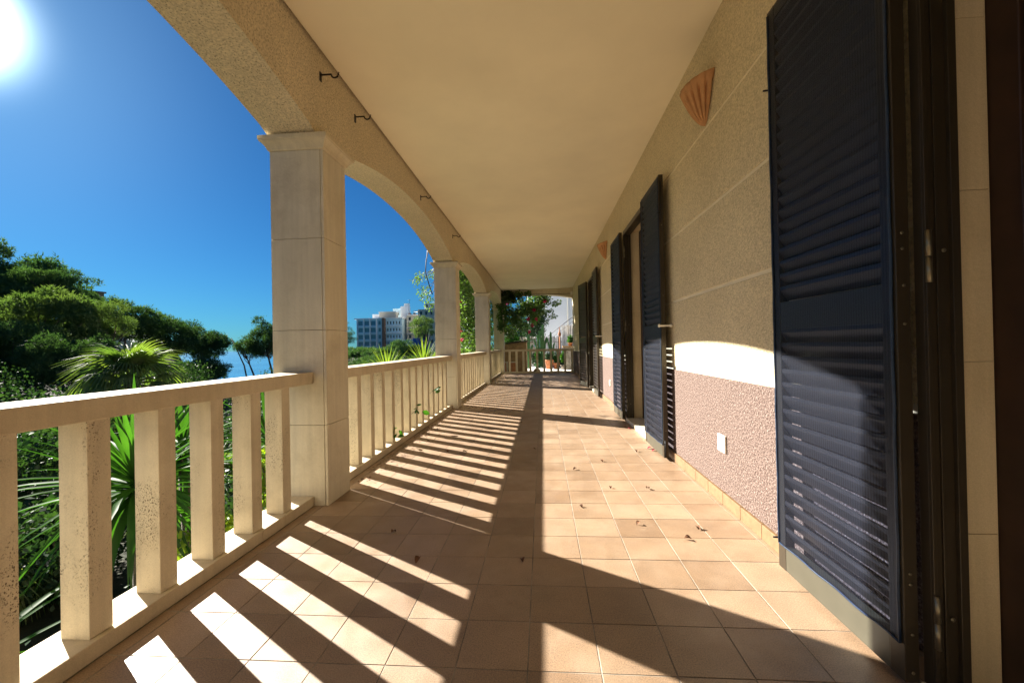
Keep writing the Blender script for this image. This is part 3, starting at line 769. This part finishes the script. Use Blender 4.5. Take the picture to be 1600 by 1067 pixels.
# ------------------------------------------------------------------ yuccas
def blade_mesh(seed, mat, L=.62, w=.021, bend=.25):
    m = MB(); k = 7; vs = []
    for i in range(k):
        t = i / (k - 1); ww = w * (.55 + 1.6*t if t < .28 else 1 * (1 - ((t - .28) / .72) ** 1.8)) + .0008
        z = -bend * L * t ** 2.2; y = L * (t - .12 * bend * t ** 3)
        vs += [(-ww, y, z + ww * .45), (0, y, z), (ww, y, z + ww * .45)]
    m.add(vs, [(i*3+j, i*3+j+1, i*3+j+4, i*3+j+3) for i in range(k - 1) for j in range(2)], True)
    return m.mesh('leaf', mat)
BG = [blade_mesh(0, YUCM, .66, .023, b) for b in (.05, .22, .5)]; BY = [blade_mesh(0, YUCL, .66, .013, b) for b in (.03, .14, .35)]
def yucca(c, label, n=64, s=1.0, meshes=BG, seed=0, base=-3.6, lo=-.6, stem=True):
    rg = random.Random(seed); c = Vector(c)
    p = empty('yucca', (c.x, c.y, base), label, 'yucca', 'yuccas beside the terrace')
    if stem:
        MB().tube([(c.x + .15, c.y, base), (c.x + .06, c.y + .05, (base + c.z) / 2), c], [.07*s, .055*s, .045*s], 8).build('stem', BARKG, p)
    for i in range(n):
        f = i / (n - 1); a = i * 2.39996 + rg.uniform(-.15, .15); el = 1.35 - (1.35 - lo) * f ** .85 + rg.uniform(-.12, .12)
        d = Vector((math.cos(a)*math.cos(el), math.sin(a)*math.cos(el), math.sin(el)))
        q = d.to_track_quat('Y', 'Z')
        b = c + Vector((0, 0, .10 * s * (1 - f))) + d * .02
        inst('leaf', meshes[min(2, int(f * 2.2 + rg.random()))], b, p, q.to_euler(), s * rg.uniform(.8, 1.12))
yucca((-2.92, 2.75, -.02), 'yucca with green sword leaves filling the gap left of the first thick baluster', 105, 1.12, seed=1)
yucca((-3.35, 3.6, .02), 'darker yucca head behind the second and third balusters', 58, 1.0, seed=2, lo=-1.0)
yucca((-3.0, 4.3, -.05), 'yucca with drooping leaves behind the balusters next to the first pillar', 50, .95, seed=3, lo=-1.1)
yucca((-2.85, 1.75, -.62), 'low yucca rosette deep in the shade under the leftmost baluster gap', 48, 1.0, seed=4, lo=-.9)
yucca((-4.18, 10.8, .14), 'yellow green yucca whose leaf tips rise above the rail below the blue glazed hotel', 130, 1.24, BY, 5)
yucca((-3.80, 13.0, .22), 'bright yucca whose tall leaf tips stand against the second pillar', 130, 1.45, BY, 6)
yucca((-3.1, 5.6, .10), 'yucca head hidden behind the second balustrade', 40, .8, seed=7)

# ------------------------------------------------------------------ shrubs in the garden
def shrub(c, r, label, mat, n, size, seed, name='garden_shrub', group='shrubs in the garden below', shell=.4, stem=True, nb=9):
    rg = random.Random(seed); g = ground(c[0], c[1]); p = empty(name, (c[0], c[1], g), label, 'shrub', group)
    bl = [(c[0] + rg.uniform(-.6, .6)*r[0], c[1] + rg.uniform(-.6, .6)*r[1], c[2] + rg.uniform(-.5, .6)*r[2], r[0]*.5, r[1]*.5, r[2]*.5) for _ in range(nb)]
    foliage('foliage', leaf_crown(seed, bl, n, size, shell, aspect=.62), mat, p, kind='stuff')
    m = MB()
    for b in bl[:6]: m.tube([(c[0], c[1], g - .1), ((c[0]+b[0])/2 + .1, (c[1]+b[1])/2, (g + b[2])/2), b[:3]], [.05, .035, .015], 5)
    m.build('stem', BARKG, p)
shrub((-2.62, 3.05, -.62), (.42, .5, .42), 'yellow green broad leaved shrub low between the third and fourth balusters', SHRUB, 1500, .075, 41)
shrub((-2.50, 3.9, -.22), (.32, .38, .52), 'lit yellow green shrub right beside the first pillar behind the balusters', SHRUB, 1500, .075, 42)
sh = [((-4.2, 3.2, -2.2), (1.3, 1.2, 1.2)), ((-3.6, 1.2, -2.5), (1.1, 1.1, 1.0)), ((-3.2, 4.8, -1.6), (.9, 1.1, 1.5)), ((-5.8, 1.6, -3.0), (1.0, 1.2, .8)),
      ((-9.5, 7.5, -2.9), (1.8, 1.6, 1.3)), ((-10.5, 3.5, -3.2), (1.6, 1.5, 1.0)), ((-12.5, 9.5, -2.2), (2.2, 1.8, 1.6)), ((-17, 15, -2.4), (3, 2.4, 2.0)),
      ((-11, 14, -2.6), (2.4, 2, 1.7)), ((-6.5, 11, -2.6), (2.2, 1.8, 1.4)), ((-4.0, 8.0, -1.9), (1.4, 1.5, 1.6)), ((-20, 12, -2.4), (3, 2.4, 2.2)),
      ((-15, 7, -2.8), (2, 1.8, 1.5)), ((-22, 20, -2.0), (3, 2.5, 2.2)), ((-16, 24, -2.6), (3, 2.5, 1.8)), ((-26, 17, -1.6), (3.2, 2.4, 2.4)), ((-28, 30, -1.8), (3.4, 3, 2.0)), ((-21,33,-2.4),(3.5,3,1.8))]
LB = ['large leafy shrub', 'dark rounded shrub', 'dense hedge-like bush', 'loose green bush']
PLC = ['under the balusters by the first pillar', 'deep below the leftmost balusters', 'below the second balustrade', 'low beside the lit yucca leaves', 'left of the path of bare ground', 'on the bare slope at the left gap',
       'below the fan palm crown', 'behind the fan palm trunk', 'right of the fan palm', 'beyond the first pillar below the rail', 'beside the second balustrade outside', 'left of the fan palm low down',
       'just in front of the fan palm', 'under the dark pines at the left', 'between palm and low pines', 'under the low left pine', 'at the foot of the low light pine', 'near the sea edge below the rail']
for i, (c, r) in enumerate(sh):
    far = c[1] > 6
    shrub(c, r, LB[i % 4] + ' ' + PLC[i], BUSH, 5500 if not far else 7000, .07 if not far else .11 + r[0]*.012, 60 + i, nb=12)

# ------------------------------------------------------------------ white house and tower on the slope
wh = empty('white_house', (-51, 46, -3), 'white house glimpsed between the pines behind the palm', 'house')
MB().box(-53.0, -48.6, 45.5, 49, -3.6, 2.3).build('wall', WHITE, wh)
MB().add([(-53.3,45.3,2.3),(-48.3,45.3,2.3),(-48.3,49.2,2.3),(-53.3,49.2,2.3),(-50.8,45.3,3.4),(-50.8,49.2,3.4)], [(0,1,4),(1,2,5,4),(2,3,5),(3,0,4,5),(0,3,2,1)]).build('roof', WHITE, wh)
for x in (-52, -50.2): MB().box(x, x + .8, 45.44, 45.52, .4, 1.6).build('window', WGD, wh)
tw = empty('hill_tower', (-73.5, 61, 3), 'small brown flat roofed building peeking over the pines', 'building')
MB().box(-75.6, -72.1, 60, 63, 2, 10.9).build('wall', TIMB, tw)
MB().box(-75.8, -71.9, 59.8, 63.2, 10.9, 11.15).build('roof', BRICKC, tw)

# ------------------------------------------------------------------ hotels
def facade(par, x0, x1, y, z0, z1, nf, nb, mat_w, wfrac=.7, hfrac=.5, bal=True, sk=None, frame=None):
    fh = (z1 - z0) / nf; bw = (x1 - x0) / nb
    wm = MB().box(-bw*wfrac/2, bw*wfrac/2, -.06, .02, -fh*hfrac/2, fh*hfrac/2).mesh('window', mat_w)
    for f in range(nf):
        for b in range(nb):
            if sk and sk(f, b): continue
            inst('window', wm, (x0 + (b + .5) * bw, y, z0 + (f + .52) * fh), par)
        if bal:
            MB().box(x0 - .2, x1 + .2, y - 1.1, y - .001, z0 + f*fh - .12, z0 + f*fh + .12).build('balcony', frame or FACW, par)
hA = empty('blue_glazed_hotel', (-80, 205, -6), 'wide six storey hotel with blue glazed balconies and brown pilaster', 'hotel')
MB().box(-92, -78.2, 200, 222, -9, 15.4).build('wall', FACB, hA)
MB().box(-78.2, -69.5, 200.8, 222, -9, 15.6).build('wall', FACB, hA)
MB().box(-79.2, -77.9, 199.0, 200.8, -9, 15.9).build('pilaster', BRICKC, hA)
MB().box(-93.4, -79.3, 199.2, 222, 15.4, 16.0).build('roof', FACW, hA)
MB().box(-77.9, -69.0, 199.9, 222, 15.6, 16.0).build('roof', FACW, hA)
facade(hA, -91.8, -82.2, 200, -5.5, 15.2, 6, 3, WGL, .84, .60)
facade(hA, -82.0, -79.4, 200, -5.5, 15.2, 6, 1, WGL, .45, .55, bal=False)
facade(hA, -77.6, -70, 200.8, -5.5, 15.2, 6, 5, WGD, .34, .42)
for x in (-91.9, -88.65, -85.4, -82.1): MB().box(x - .15, x + .15, 198.8, 199.999, -9, 15.38).build('post', FACW, hA)
MB().box(-86, -80.5, 204, 208, 16.0, 18.2).build('penthouse', FACW, hA)
MB().box(-82, -73.6, 203, 207, 16.0, 19.0).build('penthouse', FACC, hA)
MB().box(-82.3, -73.2, 202.4, 207.4, 19.0, 19.35).build('roof', FACW, hA)
hB = empty('hotel_tower', (-72, 212, -2), 'tall plain white stair tower rising above the blue glazed hotel', 'tower')
MB().box(-77.5, -73.1, 210, 215, 5, 21.4).build('wall', FACB, hB)
MB().box(-73.1, -69.2, 209, 213, -6, 22.4).build('wall', FACW, hB)
MB().box(-71.4, -69.3, 209.5, 212.5, 22.4, 23.9).build('wall', FACW, hB)
for z in (8, 13, 18): MB().box(-75.0, -74.2, 209.9, 210.02, z, z + 1.8).build('window', WGD, hB)
MB().tube([(-70.3, 215, 23.5), (-70.3, 215, 26.8)], .06, 5).tube([(-71, 215, 26.2), (-69.6, 215, 26.2)], .05, 5).build('antenna', BLACK, hB)
hC = empty('apartment_block', (-66, 206, 0), 'cream apartment block with balconies just right of the white tower', 'building')
MB().box(-68.3, -61.8, 204, 210, -7, 17.2).build('wall', FACC, hC)
MB().box(-68.6, -61.5, 203.6, 210.4, 17.2, 17.7).build('roof', FACW, hC)
facade(hC, -68.1, -62.0, 204, 5.0, 17.0, 4, 2, WGD, .36, .50)
for x in (-68, -65.5): MB().box(x, x + 1.0, 206, 208, 17.7, 18.6).build('roof_tank', BRICKC, hC)
hD = empty('terraced_hotel', (-56, 190, 0), 'stepped pale hotel with side balconies partly hidden behind the second pillar', 'hotel')
MB().box(-57.5, -42, 188, 206, -6, 18.6).build('wall', FACC, hD)
MB().box(-55.0, -42, 190, 206, 18.6, 21.6).build('wall', FACB, hD)
facade(hD, -57.2, -45, 188, 2.0, 18.4, 5, 5, WGD, .40, .48, bal=False)
facade(hD, -54.8, -45, 190, 18.7, 21.5, 1, 4, WGD, .40, .48, bal=False)
for z in (8.0, 11.3, 14.6, 17.6): MB().box(-59.6, -57.5, 187.2, 192, z, z + .25).build('balcony', FACW, hD)
hE = empty('low_white_building', (-66, 188, -4), 'low white building with dark openings right of the blue glazed hotel', 'building')
MB().box(-66.5, -59.8, 186, 198, -8, 4.6).build('wall', FACW, hE)
facade(hE, -66.3, -60.6, 186, -1.4, 1.5, 1, 4, WGD, .5, .5, bal=False)
MB().box(-59.8, -54.5, 187, 198, -8, 5.4).build('wall', m_plain('deep_blue_wall', (.03, .13, .42), .8, 0, .05, .2), hE)

# ------------------------------------------------------------------ bougainvillea round the far corner
bv = empty('bougainvillea', (-2.5, 13, -3.6), 'big bougainvillea climbing outside the far pillars and hanging into the end arch', 'bougainvillea')
bl = []; rg = random.Random(5)
for i in range(70):
    y = rg.uniform(11.8, 17.5); z = rg.uniform(-1.2, 3.6); bl.append((max(rg.uniform(-3.3, -2.35), -.215 * y), y, z, .5, .6, .55))
for i in range(14):
    y = rg.uniform(15.8, 18.5); bl.append((-.148 * y + rg.uniform(-.25, .25), y, rg.uniform(-1, 3.6), .5, .6, .55))
foliage('hedge_foliage', leaf_crown(91, bl, 42000, .085, .3, aspect=.7), BOUG, bv, kind='stuff')
bl = []
for i in range(52):                                    # curtain in the end arch, thinning to the right
    x = -1.75 + 1.9 * rg.random() ** 1.3; top = 3.02 - .06 * (x + 1.7); low = 1.35 + .75 * max(0, (x + 1.1)); z = rg.uniform(low, top)
    bl.append((x, rg.uniform(15.15, 15.9), z, .22, .28, .19))
for x, z in ((.2, 2.55), (.45, 2.5), (.6, 2.55), (.3, 2.25), (.42, 2.05), (.1, 2.2)): bl.append((x, 15.25, z, .13, .15, .09))
foliage('hanging_foliage', leaf_crown(92, bl, 9500, .075, .3, aspect=.7), BOUG, bv, kind='stuff')
bl = [(-1.36 + rg.uniform(-.15, .05), 14.5 + rg.uniform(-.15, .2), rg.uniform(1.6, 2.9), .12, .14, .18) for _ in range(10)]
bl += [(-1.36 + .95 * rg.random() ** 1.4, 14.62 + rg.uniform(-.08, .05), rg.uniform(2.62, 2.90), .12, .10, .10) for _ in range(14)]
foliage('pillar_foliage', leaf_crown(93, bl, 2600, .075, .3, aspect=.7), BOUG, bv, kind='stuff')
m = MB()
for (x, y) in ((-2.7, 12.5), (-2.9, 14), (-2.2, 15.4)): m.tube([(x, y, -3.6), (x + .2, y, -1), (x, y + .2, 1), (x + .3, y, 2.8)], [.06, .05, .04, .02], 6)
m.tube([(-1.9, 15.3, 2.6), (-1.0, 15.3, 2.85), (-.1, 15.25, 2.82), (.45, 15.2, 2.55)], [.03, .02, .015, .006], 6)
m.tube([(-.2, 14.9, 2.95), (.05, 15.0, 2.88), (.2, 15.0, 2.75)], [.012, .01, .005], 5)
m.build('stem', BARKG, bv)
for i, (x, y, z) in enumerate([(-2.42, 12, 1.45), (-2.42, 12.2, 1.2), (-2.4, 11.6, 1.75), (-2.4, 12.3, 2.35), (-.28, 15.0, 2.26), (-.36, 15, 1.72), (-.48, 15, 1.5), (.12, 15.0, 2.6), (-.75, 15.0, 2.9), (-.5, 15, 1.95), (-1.25, 15, 2.55), (-.2, 15.05, 1.95)]):
    V = leaf_crown(200 + i, [(x, y, z, .05, .05, .045)], 36, .050, .1, aspect=.9)
    foliage('flower_cluster', V, BRACT, bv)
sp = empty('pepper_branch', (-2.3, 6.9, 2.0), 'thin sunlit leafy branch dangling left of the second pillar', 'branch')
bl = [(-2.10 + rg.uniform(-.20, .22), 7.5 + rg.uniform(-.1, .1), rg.uniform(1.75, 2.35), .08, .08, .10) for _ in range(11)]
foliage('foliage', leaf_crown(95, bl, 420, .05, .2, aspect=.5), BOUG, sp, kind='stuff')
m = MB()
for b in bl: m.tube([(-1.82, 7.5, 2.5), ((b[0]-1.82)/2, b[1], b[2] + .1), b[:3]], [.006, .004, .002], 4)
m.build('twig', BARKG, sp)

# vine sprigs growing through the second balustrade
def sprig(loc, label, seed):
    x, y, z = loc; p = empty('vine_sprig', loc, label, 'vine sprig', 'vine sprigs in the second balustrade')
    lm = leaf_mesh_small(seed)
    MB().tube([(x - .12, y, z - .08), (x - .04, y + .01, z - .02), (x, y, z)], [.003, .002, .0015], 5).build('stem', BARKG, p)
    rg = random.Random(seed)
    for i in range(5):
        inst('leaf', lm, (x + rg.uniform(-.03, .03), y + rg.uniform(-.05, .05), z + rg.uniform(-.05, .04)), p, (rg.uniform(-.6, .6), rg.uniform(.2, 1.2), rg.uniform(0, 6)), rg.uniform(.8, 1.3))
def leaf_mesh_small(seed, mat=None):
    m = MB(); L, w = .075, .026; vs = []
    for i in range(6):
        t = i / 5; ww = w * math.sin(math.pi * min(1, t * .93 + .04)) ** .8; z = .012 * math.sin(t * 3 + seed)
        vs += [(-ww, t * L, z + ww * .3), (0, t * L, z), (ww, t * L, z + ww * .3)]
    m.add(vs, [(i*3+j, i*3+j+1, i*3+j+4, i*3+j+3) for i in range(5) for j in range(2)], True)
    return m.mesh('leaf', mat or YUCM)
sprig((-1.46, 4.05, .16), 'vine sprig lowest and nearest in the second balustrade', 1)
sprig((-1.46, 4.75, .28), 'pale vine sprig in the middle of the second balustrade', 2)
sprig((-1.46, 5.45, .42), 'dark green vine sprig near the second pillar', 3)

# ------------------------------------------------------------------ garden beyond the end
MB().box(-2.3, 9, 15.10, 34, -3.7, -.10).build('upper_garden_path', COPE, kind='structure')
def reeds(x0, x1, y, z0, z1, par, seed):
    rg = random.Random(seed); m = MB(); x = x0
    while x < x1:
        w = rg.uniform(.012, .022); dz = rg.uniform(-.07, .05); t = rg.uniform(-.02, .02); h = z1 + dz
        m.rings([[(x, y, z0), (x + w, y, z0), (x + w/2, y - w, z0)], [(x + t, y, h), (x + w + t, y, h), (x + w/2 + t, y - w, h)]])
        x += w * 1.25
    m.build('reeds', REED, par, kind='stuff')
rf = empty('reed_fence', (0, 22.3, 0), 'grey brown reed fence standing behind the cacti beyond the end railing', 'fence')
reeds(-2.3, 1.05, 22.3, -.1, 1.42, rf, 1); reeds(1.05, 3.2, 22.1, -.1, 2.0, rf, 2)
for z in (.4, 1.15): MB().box(-2.3, 1.05, 22.24, 22.26, z, z + .02).build('binding_wire', BLACK, rf)
wb = empty('white_building', (1.5, 30, -1), 'bright white building wall filling the view beyond the end arch', 'building')
MB().box(-.10, 1.95, 30, 38, -.5, 7.5).build('wall', WHITE, wb)
m = MB(); pts = [(1.95, 30.2), (3.4, 28.2), (7, 31), (5.5, 38), (1.95, 38)]
m.rings([[(x, y, z) for x, y in pts] for z in (-.5, 7.5)]).build('wall', WHITE, wb)
MB().tube([(1.86, 29.95, -.3), (1.86, 29.95, 7.4)], .035, 6).build('downpipe', WHITEP, wb)
MB().box(-1.1, -.10, 30.5, 36, 1.6, 3.2).build('balcony', WHITE, wb)
MB().box(-1.15, .0, 30.3, 36, 3.6, 3.75).build('balcony', WHITE, wb)
MB().tube([(.35, 27.5, 1.55), (2.4, 27.5, 3.1)], .02, 6).tube([(.35, 27.5, 1.25), (2.4, 27.5, 2.8)], .012, 6).build('stair_handrail', BLACK,
    label='thin dark sloping handrail in front of the white wall', cat='handrail')
for x, y, z, r, h, lb in ((.02, 20.2, -.1, .06, 2.10, 'tallest column cactus against the white wall'), (.40, 20.0, -.1, .052, 1.72, 'shorter column cactus right of the tallest one'),
                      (-.22, 20.4, -.1, .045, 1.62, 'column cactus left of the tallest one'), (-.66, 19.6, -.1, .06, 1.60, 'stout column cactus under the red flowers'), (-.10, 20.6, -.1, .035, 1.85, 'thin column cactus behind the tallest one')):
    p = empty('column_cactus', (x, y, z), lb, 'cactus', 'column cacti in the end garden')
    def cstem(x, y, z0, z1, r, tilt=0):
        m = MB(); rings_ = []
        for k in range(10):
            t = k / 9; rr = r * (1 if t < .9 else .55)
            rings_.append([(x + tilt*t*t + rr*(1+.22*(1 if a % 2 else -1))*math.cos(a*math.pi/8), y + rr*(1+.22*(1 if a % 2 else -1))*math.sin(a*math.pi/8), z0 + (z1-z0)*t) for a in range(16)])
        return m.rings(rings_)
    cstem(x, y, z, z + h, r).build('stem', CACT, p)
    cstem(x - .08, y, z + h*.45, z + h*.86, r*.75, -.12).build('arm', CACT, p)
    cstem(x + .08, y, z + h*.35, z + h*.70, r*.7, .10).build('arm', CACT, p)
def pot(x, y, r, h, label, z0=-.1, mat=POT, plant=None, seed=0):
    p = empty('flower_pot', (x, y, z0), label, 'flower pot', 'potted plants beyond the end railing')
    MB().lathe([(r*.68, 0), (r*.95, h*.82), (r*1.06, h*.84), (r*1.06, h), (r*.92, h), (r*.88, h*.9), (.001, h*.9)], (x, y, z0), 20).build('pot', mat, p)
    if plant:
        b = [(x + random.uniform(-.5, .5)*r, y, z0 + h + plant*random.uniform(.2, .9), r*.8, r*.8, plant*.4) for _ in range(5)]
        foliage('plant', leaf_crown(300 + seed, b, 420, .09, .2, aspect=.4), BUSH if seed % 2 else YUCM, p, kind='stuff')
pot(.29, 18.9, .20, .42, 'biggest terracotta pot in the middle of the end railing', seed=1, plant=.3)
pot(.61, 18.9, .155, .27, 'terracotta pot right of the biggest pot', seed=2, plant=.45)
pot(1.22, 18.9, .155, .28, 'rightmost terracotta pot near the shutters', seed=3, plant=.4)
pot(.92, 19.1, .12, .16, 'small grey pot between two terracotta pots', mat=GROUT, seed=4, plant=.5)
pot(-.95, 18.6, .15, .40, 'terracotta pot raised left of the cacti', z0=.10, seed=5, plant=.4)
pot(-.25, 20.0, .16, .22, 'dark green planter at the foot of the cacti', mat=CACT, seed=6, plant=.6)
# raised ledge with ornaments on the right
lg = empty('garden_ledge', (1.3, 18.2, -.1), 'stone ledge carrying plants at the right behind the end railing', 'ledge')
MB().box(.88, 1.9, 18.1, 18.5, .86, .94).build('shelf', TIMB, lg); MB().box(.95, 1.9, 18.2, 18.5, -.1, .86).build('support', GROUT, lg)
for i, (x, r, lb) in enumerate(((1.22, .10, 'small potted plant on the stone ledge, left one'), (1.48, .14, 'fuller potted plant on the stone ledge, right one'))):
    pot(x, 18.3, r, .14, lb, z0=.94, seed=10 + i, plant=.28)
gp = empty('garden_post', (.86, 21.6, -.1), 'reddish brown post with a lantern top at the end of the reed fence', 'post')
MB().tube([(.90, 21.6, -.1), (.90, 21.6, 1.5)], .035, 8).build('post', POT, gp)
MB().lathe([(.07, 0), (.08, .14), (.04, .2), (.015, .45), (.005, .5)], (.90, 21.6, 1.45), 12).build('finial', POT, gp)
# brown low building with sloping top and framed boxes on the left
bw = empty('stone_barbecue', (-1.1, 17.2, -.1), 'brown stone outdoor cooking corner with sloping top at the left behind the end railing', 'barbecue')
m = MB(); m.rings([[(x, y, -.1) for x, y in ((-1.9, 17), (-.66, 17), (-.66, 17.8), (-1.9, 17.8))], [(-1.9, 17, 1.05), (-.66, 17, 1.13), (-.66, 17.8, 1.13), (-1.9, 17.8, 1.05)]]).build('body', TIMB, bw, bevel=.02)
m = MB(); m.rings([[(-1.95, 16.9, 1.06), (-.60, 16.9, 1.14), (-.60, 17.85, 1.14), (-1.95, 17.85, 1.06)], [(-1.95, 16.9, 1.10), (-.60, 16.9, 1.20), (-.60, 17.85, 1.20), (-1.95, 17.85, 1.10)]]).build('coping', BARK, bw)
for i, x in enumerate((-1.58, -1.18)):
    p = empty('wooden_crate', (x, 16.5, -.1), ['left one of two framed wooden crates behind the end railing', 'right one of two framed wooden crates behind the end railing'][i], 'crate', 'framed wooden crates')
    for dx in (-.17, .14): 
        for dy in (0, .3): MB().box(x + dx, x + dx + .03, 16.3 + dy, 16.33 + dy, -.1, .36).build('frame_post', SLAB, p)
    for z in (-.09, .33): MB().box(x - .168, x + .168, 16.305, 16.325, z, z + .03).build('frame_rail', SLAB, p)
    MB().box(x - .139, x + .139, 16.34, 16.6, -.08, .30).build('panel', POT, p)
p = empty('rock', (-.25, 16.9, -.1), 'brown rock lying on the pale path beyond the end railing', 'rock')
m = MB().lathe([(.12, 0), (.15, .06), (.10, .13), (.01, .17)], (-.25, 16.9, -.1), 9); m.build('stone', TIMB, p)
# trees and shrubs of the end garden
for i, (c, r, lb, mt, n, s) in enumerate([((-1.6, 24.5, 2.0), (1.3, 1.2, 1.6), 'dark leafy tree behind the reed fence at the left of the end arch', BUSH, 4500, .13),
        ((-.35, 25.0, 2.3), (.75, .8, .9), 'darker tree against the left edge of the white building', BUSH, 2600, .12),
        ((-.75, 21.5, 1.7), (.45, .4, .55), 'light olive shrub between the cacti and the bougainvillea', BUSH, 900, .07),
        ((-1.7, 21.2, .9), (.6, .5, .8), 'green shrub beyond the brown cooking corner', YUCM, 1800, .09),
        ((-.1, 21.0, .35), (.5, .4, .35), 'low dark plants at the foot of the reed fence', BUSH, 1000, .09),
        ((1.0, 20.8, .15), (.7, .4, .25), 'low plants behind the right pots', BUSH, 1800, .09)]):
    rg = random.Random(400 + i); p = empty('end_garden_shrub', (c[0], c[1], -.1), lb, 'shrub', 'plants of the end garden')
    bl = [(c[0] + rg.uniform(-.6, .6)*r[0], c[1] + rg.uniform(-.6, .6)*r[1], c[2] + rg.uniform(-.6, .6)*r[2], r[0]*.5, r[1]*.5, r[2]*.5) for _ in range(9)]
    foliage('foliage', leaf_crown(400 + i, bl, n, s, .3, aspect=.6), mt, p, kind='stuff')
    MB().tube([(c[0], c[1], -.1), (c[0] + .05, c[1], c[2])], [.05, .02], 6).build('stem', BARKG, p)

# ------------------------------------------------------------------ fallen leaves and litter
DRY = [leaf_mesh_small(i, DRYLEAF) for i in (1, 2, 3)]; RED = leaf_mesh_small(2, REDLEAF); GRN = leaf_mesh_small(4, YUCM)
def curl(me, k):
    me = me.copy()
    for v in me.vertices:
        t = v.co.y / .075; v.co.z += .018 * math.sin(t * 3.1) * k + abs(v.co.x) * .6 * k
    return me
DRY = [curl(a, .5 + .3*i) for i, a in enumerate(DRY)]; RED = curl(RED, .5)
LV = [(0.45,2.92),(0.21,2.58),(0.70,2.16),(0.52,2.34),(0.34,5.76),(0.97,4.92),(0.85,3.90),(1.01,4.01),(1.02,3.92),(0.48,3.58),(-0.11,3.97),(-0.28,5.35),(-0.83,2.17),
      (-0.60,1.92),(-0.11,1.90),(0.95,4.99),(0.25,3.34),(-1.24,4.29),(-0.94,3.90),(-0.77,3.85),(-1.28,4.89),(0.00,6.66),(0.69,2.88),(0.81,2.30)]
SIDES = ((-.9, 'on the tiles beside the balustrade'), (-.3, 'among the shadow stripes'), (.02, 'in the strip of shade down the middle'), (.8, 'on the open tiles'), (9, 'on the tiles near the doorway wall'))
ORD = ['nearest', 'second nearest', 'third nearest', 'fourth nearest', 'fifth nearest', 'sixth nearest', 'seventh nearest', 'eighth nearest', 'ninth nearest', 'tenth nearest']
cnt = {}
for i, (x, y) in sorted(enumerate(LV), key=lambda q: q[1][1]):
    red = i in (5, 7, 8, 15); me = RED if red else DRY[i % 3]
    side = next(t for lim, t in SIDES if x < lim); k = cnt.get((side, red), 0); cnt[(side, red)] = k + 1
    inst('fallen_leaf', me, (x, y, .004), None, (0, 0, random.uniform(0, 6)), random.uniform(.34, .56),
         label=('red fallen bract ' if red else 'curled brown dry leaf ') + side + ', ' + ORD[k] + ' of them', cat='fallen leaf', group='fallen leaves on the tiles')
rg = np.random.default_rng(9); n = 420
yy = 2.9 + 3.6 * rg.beta(1.6, 1.8, n); xx = -1.46 + np.abs(rg.normal(0, .11, n))
V = np.empty((n, 4, 3)); ang = rg.random(n) * 6.28; L = .008 + .022 * rg.random(n)
for k, (a, b) in enumerate(((0, 0), (.5, .25), (1, 0), (.5, -.25))):
    V[:, k, 0] = xx + L * (a * np.cos(ang) - b * np.sin(ang)); V[:, k, 1] = yy + L * (a * np.sin(ang) + b * np.cos(ang)); V[:, k, 2] = .002 + .006 * rg.random(n) * (k % 2)
o = bpy.data.objects.new('leaf_litter', raw_mesh('leaf_litter', V.reshape(-1, 3), np.arange(n*4).reshape(-1, 4), DRYLEAF)); COL.objects.link(o)
setp(o, 'crumbled brown leaf litter along the foot of the second balustrade', 'leaf litter', None, 'stuff')
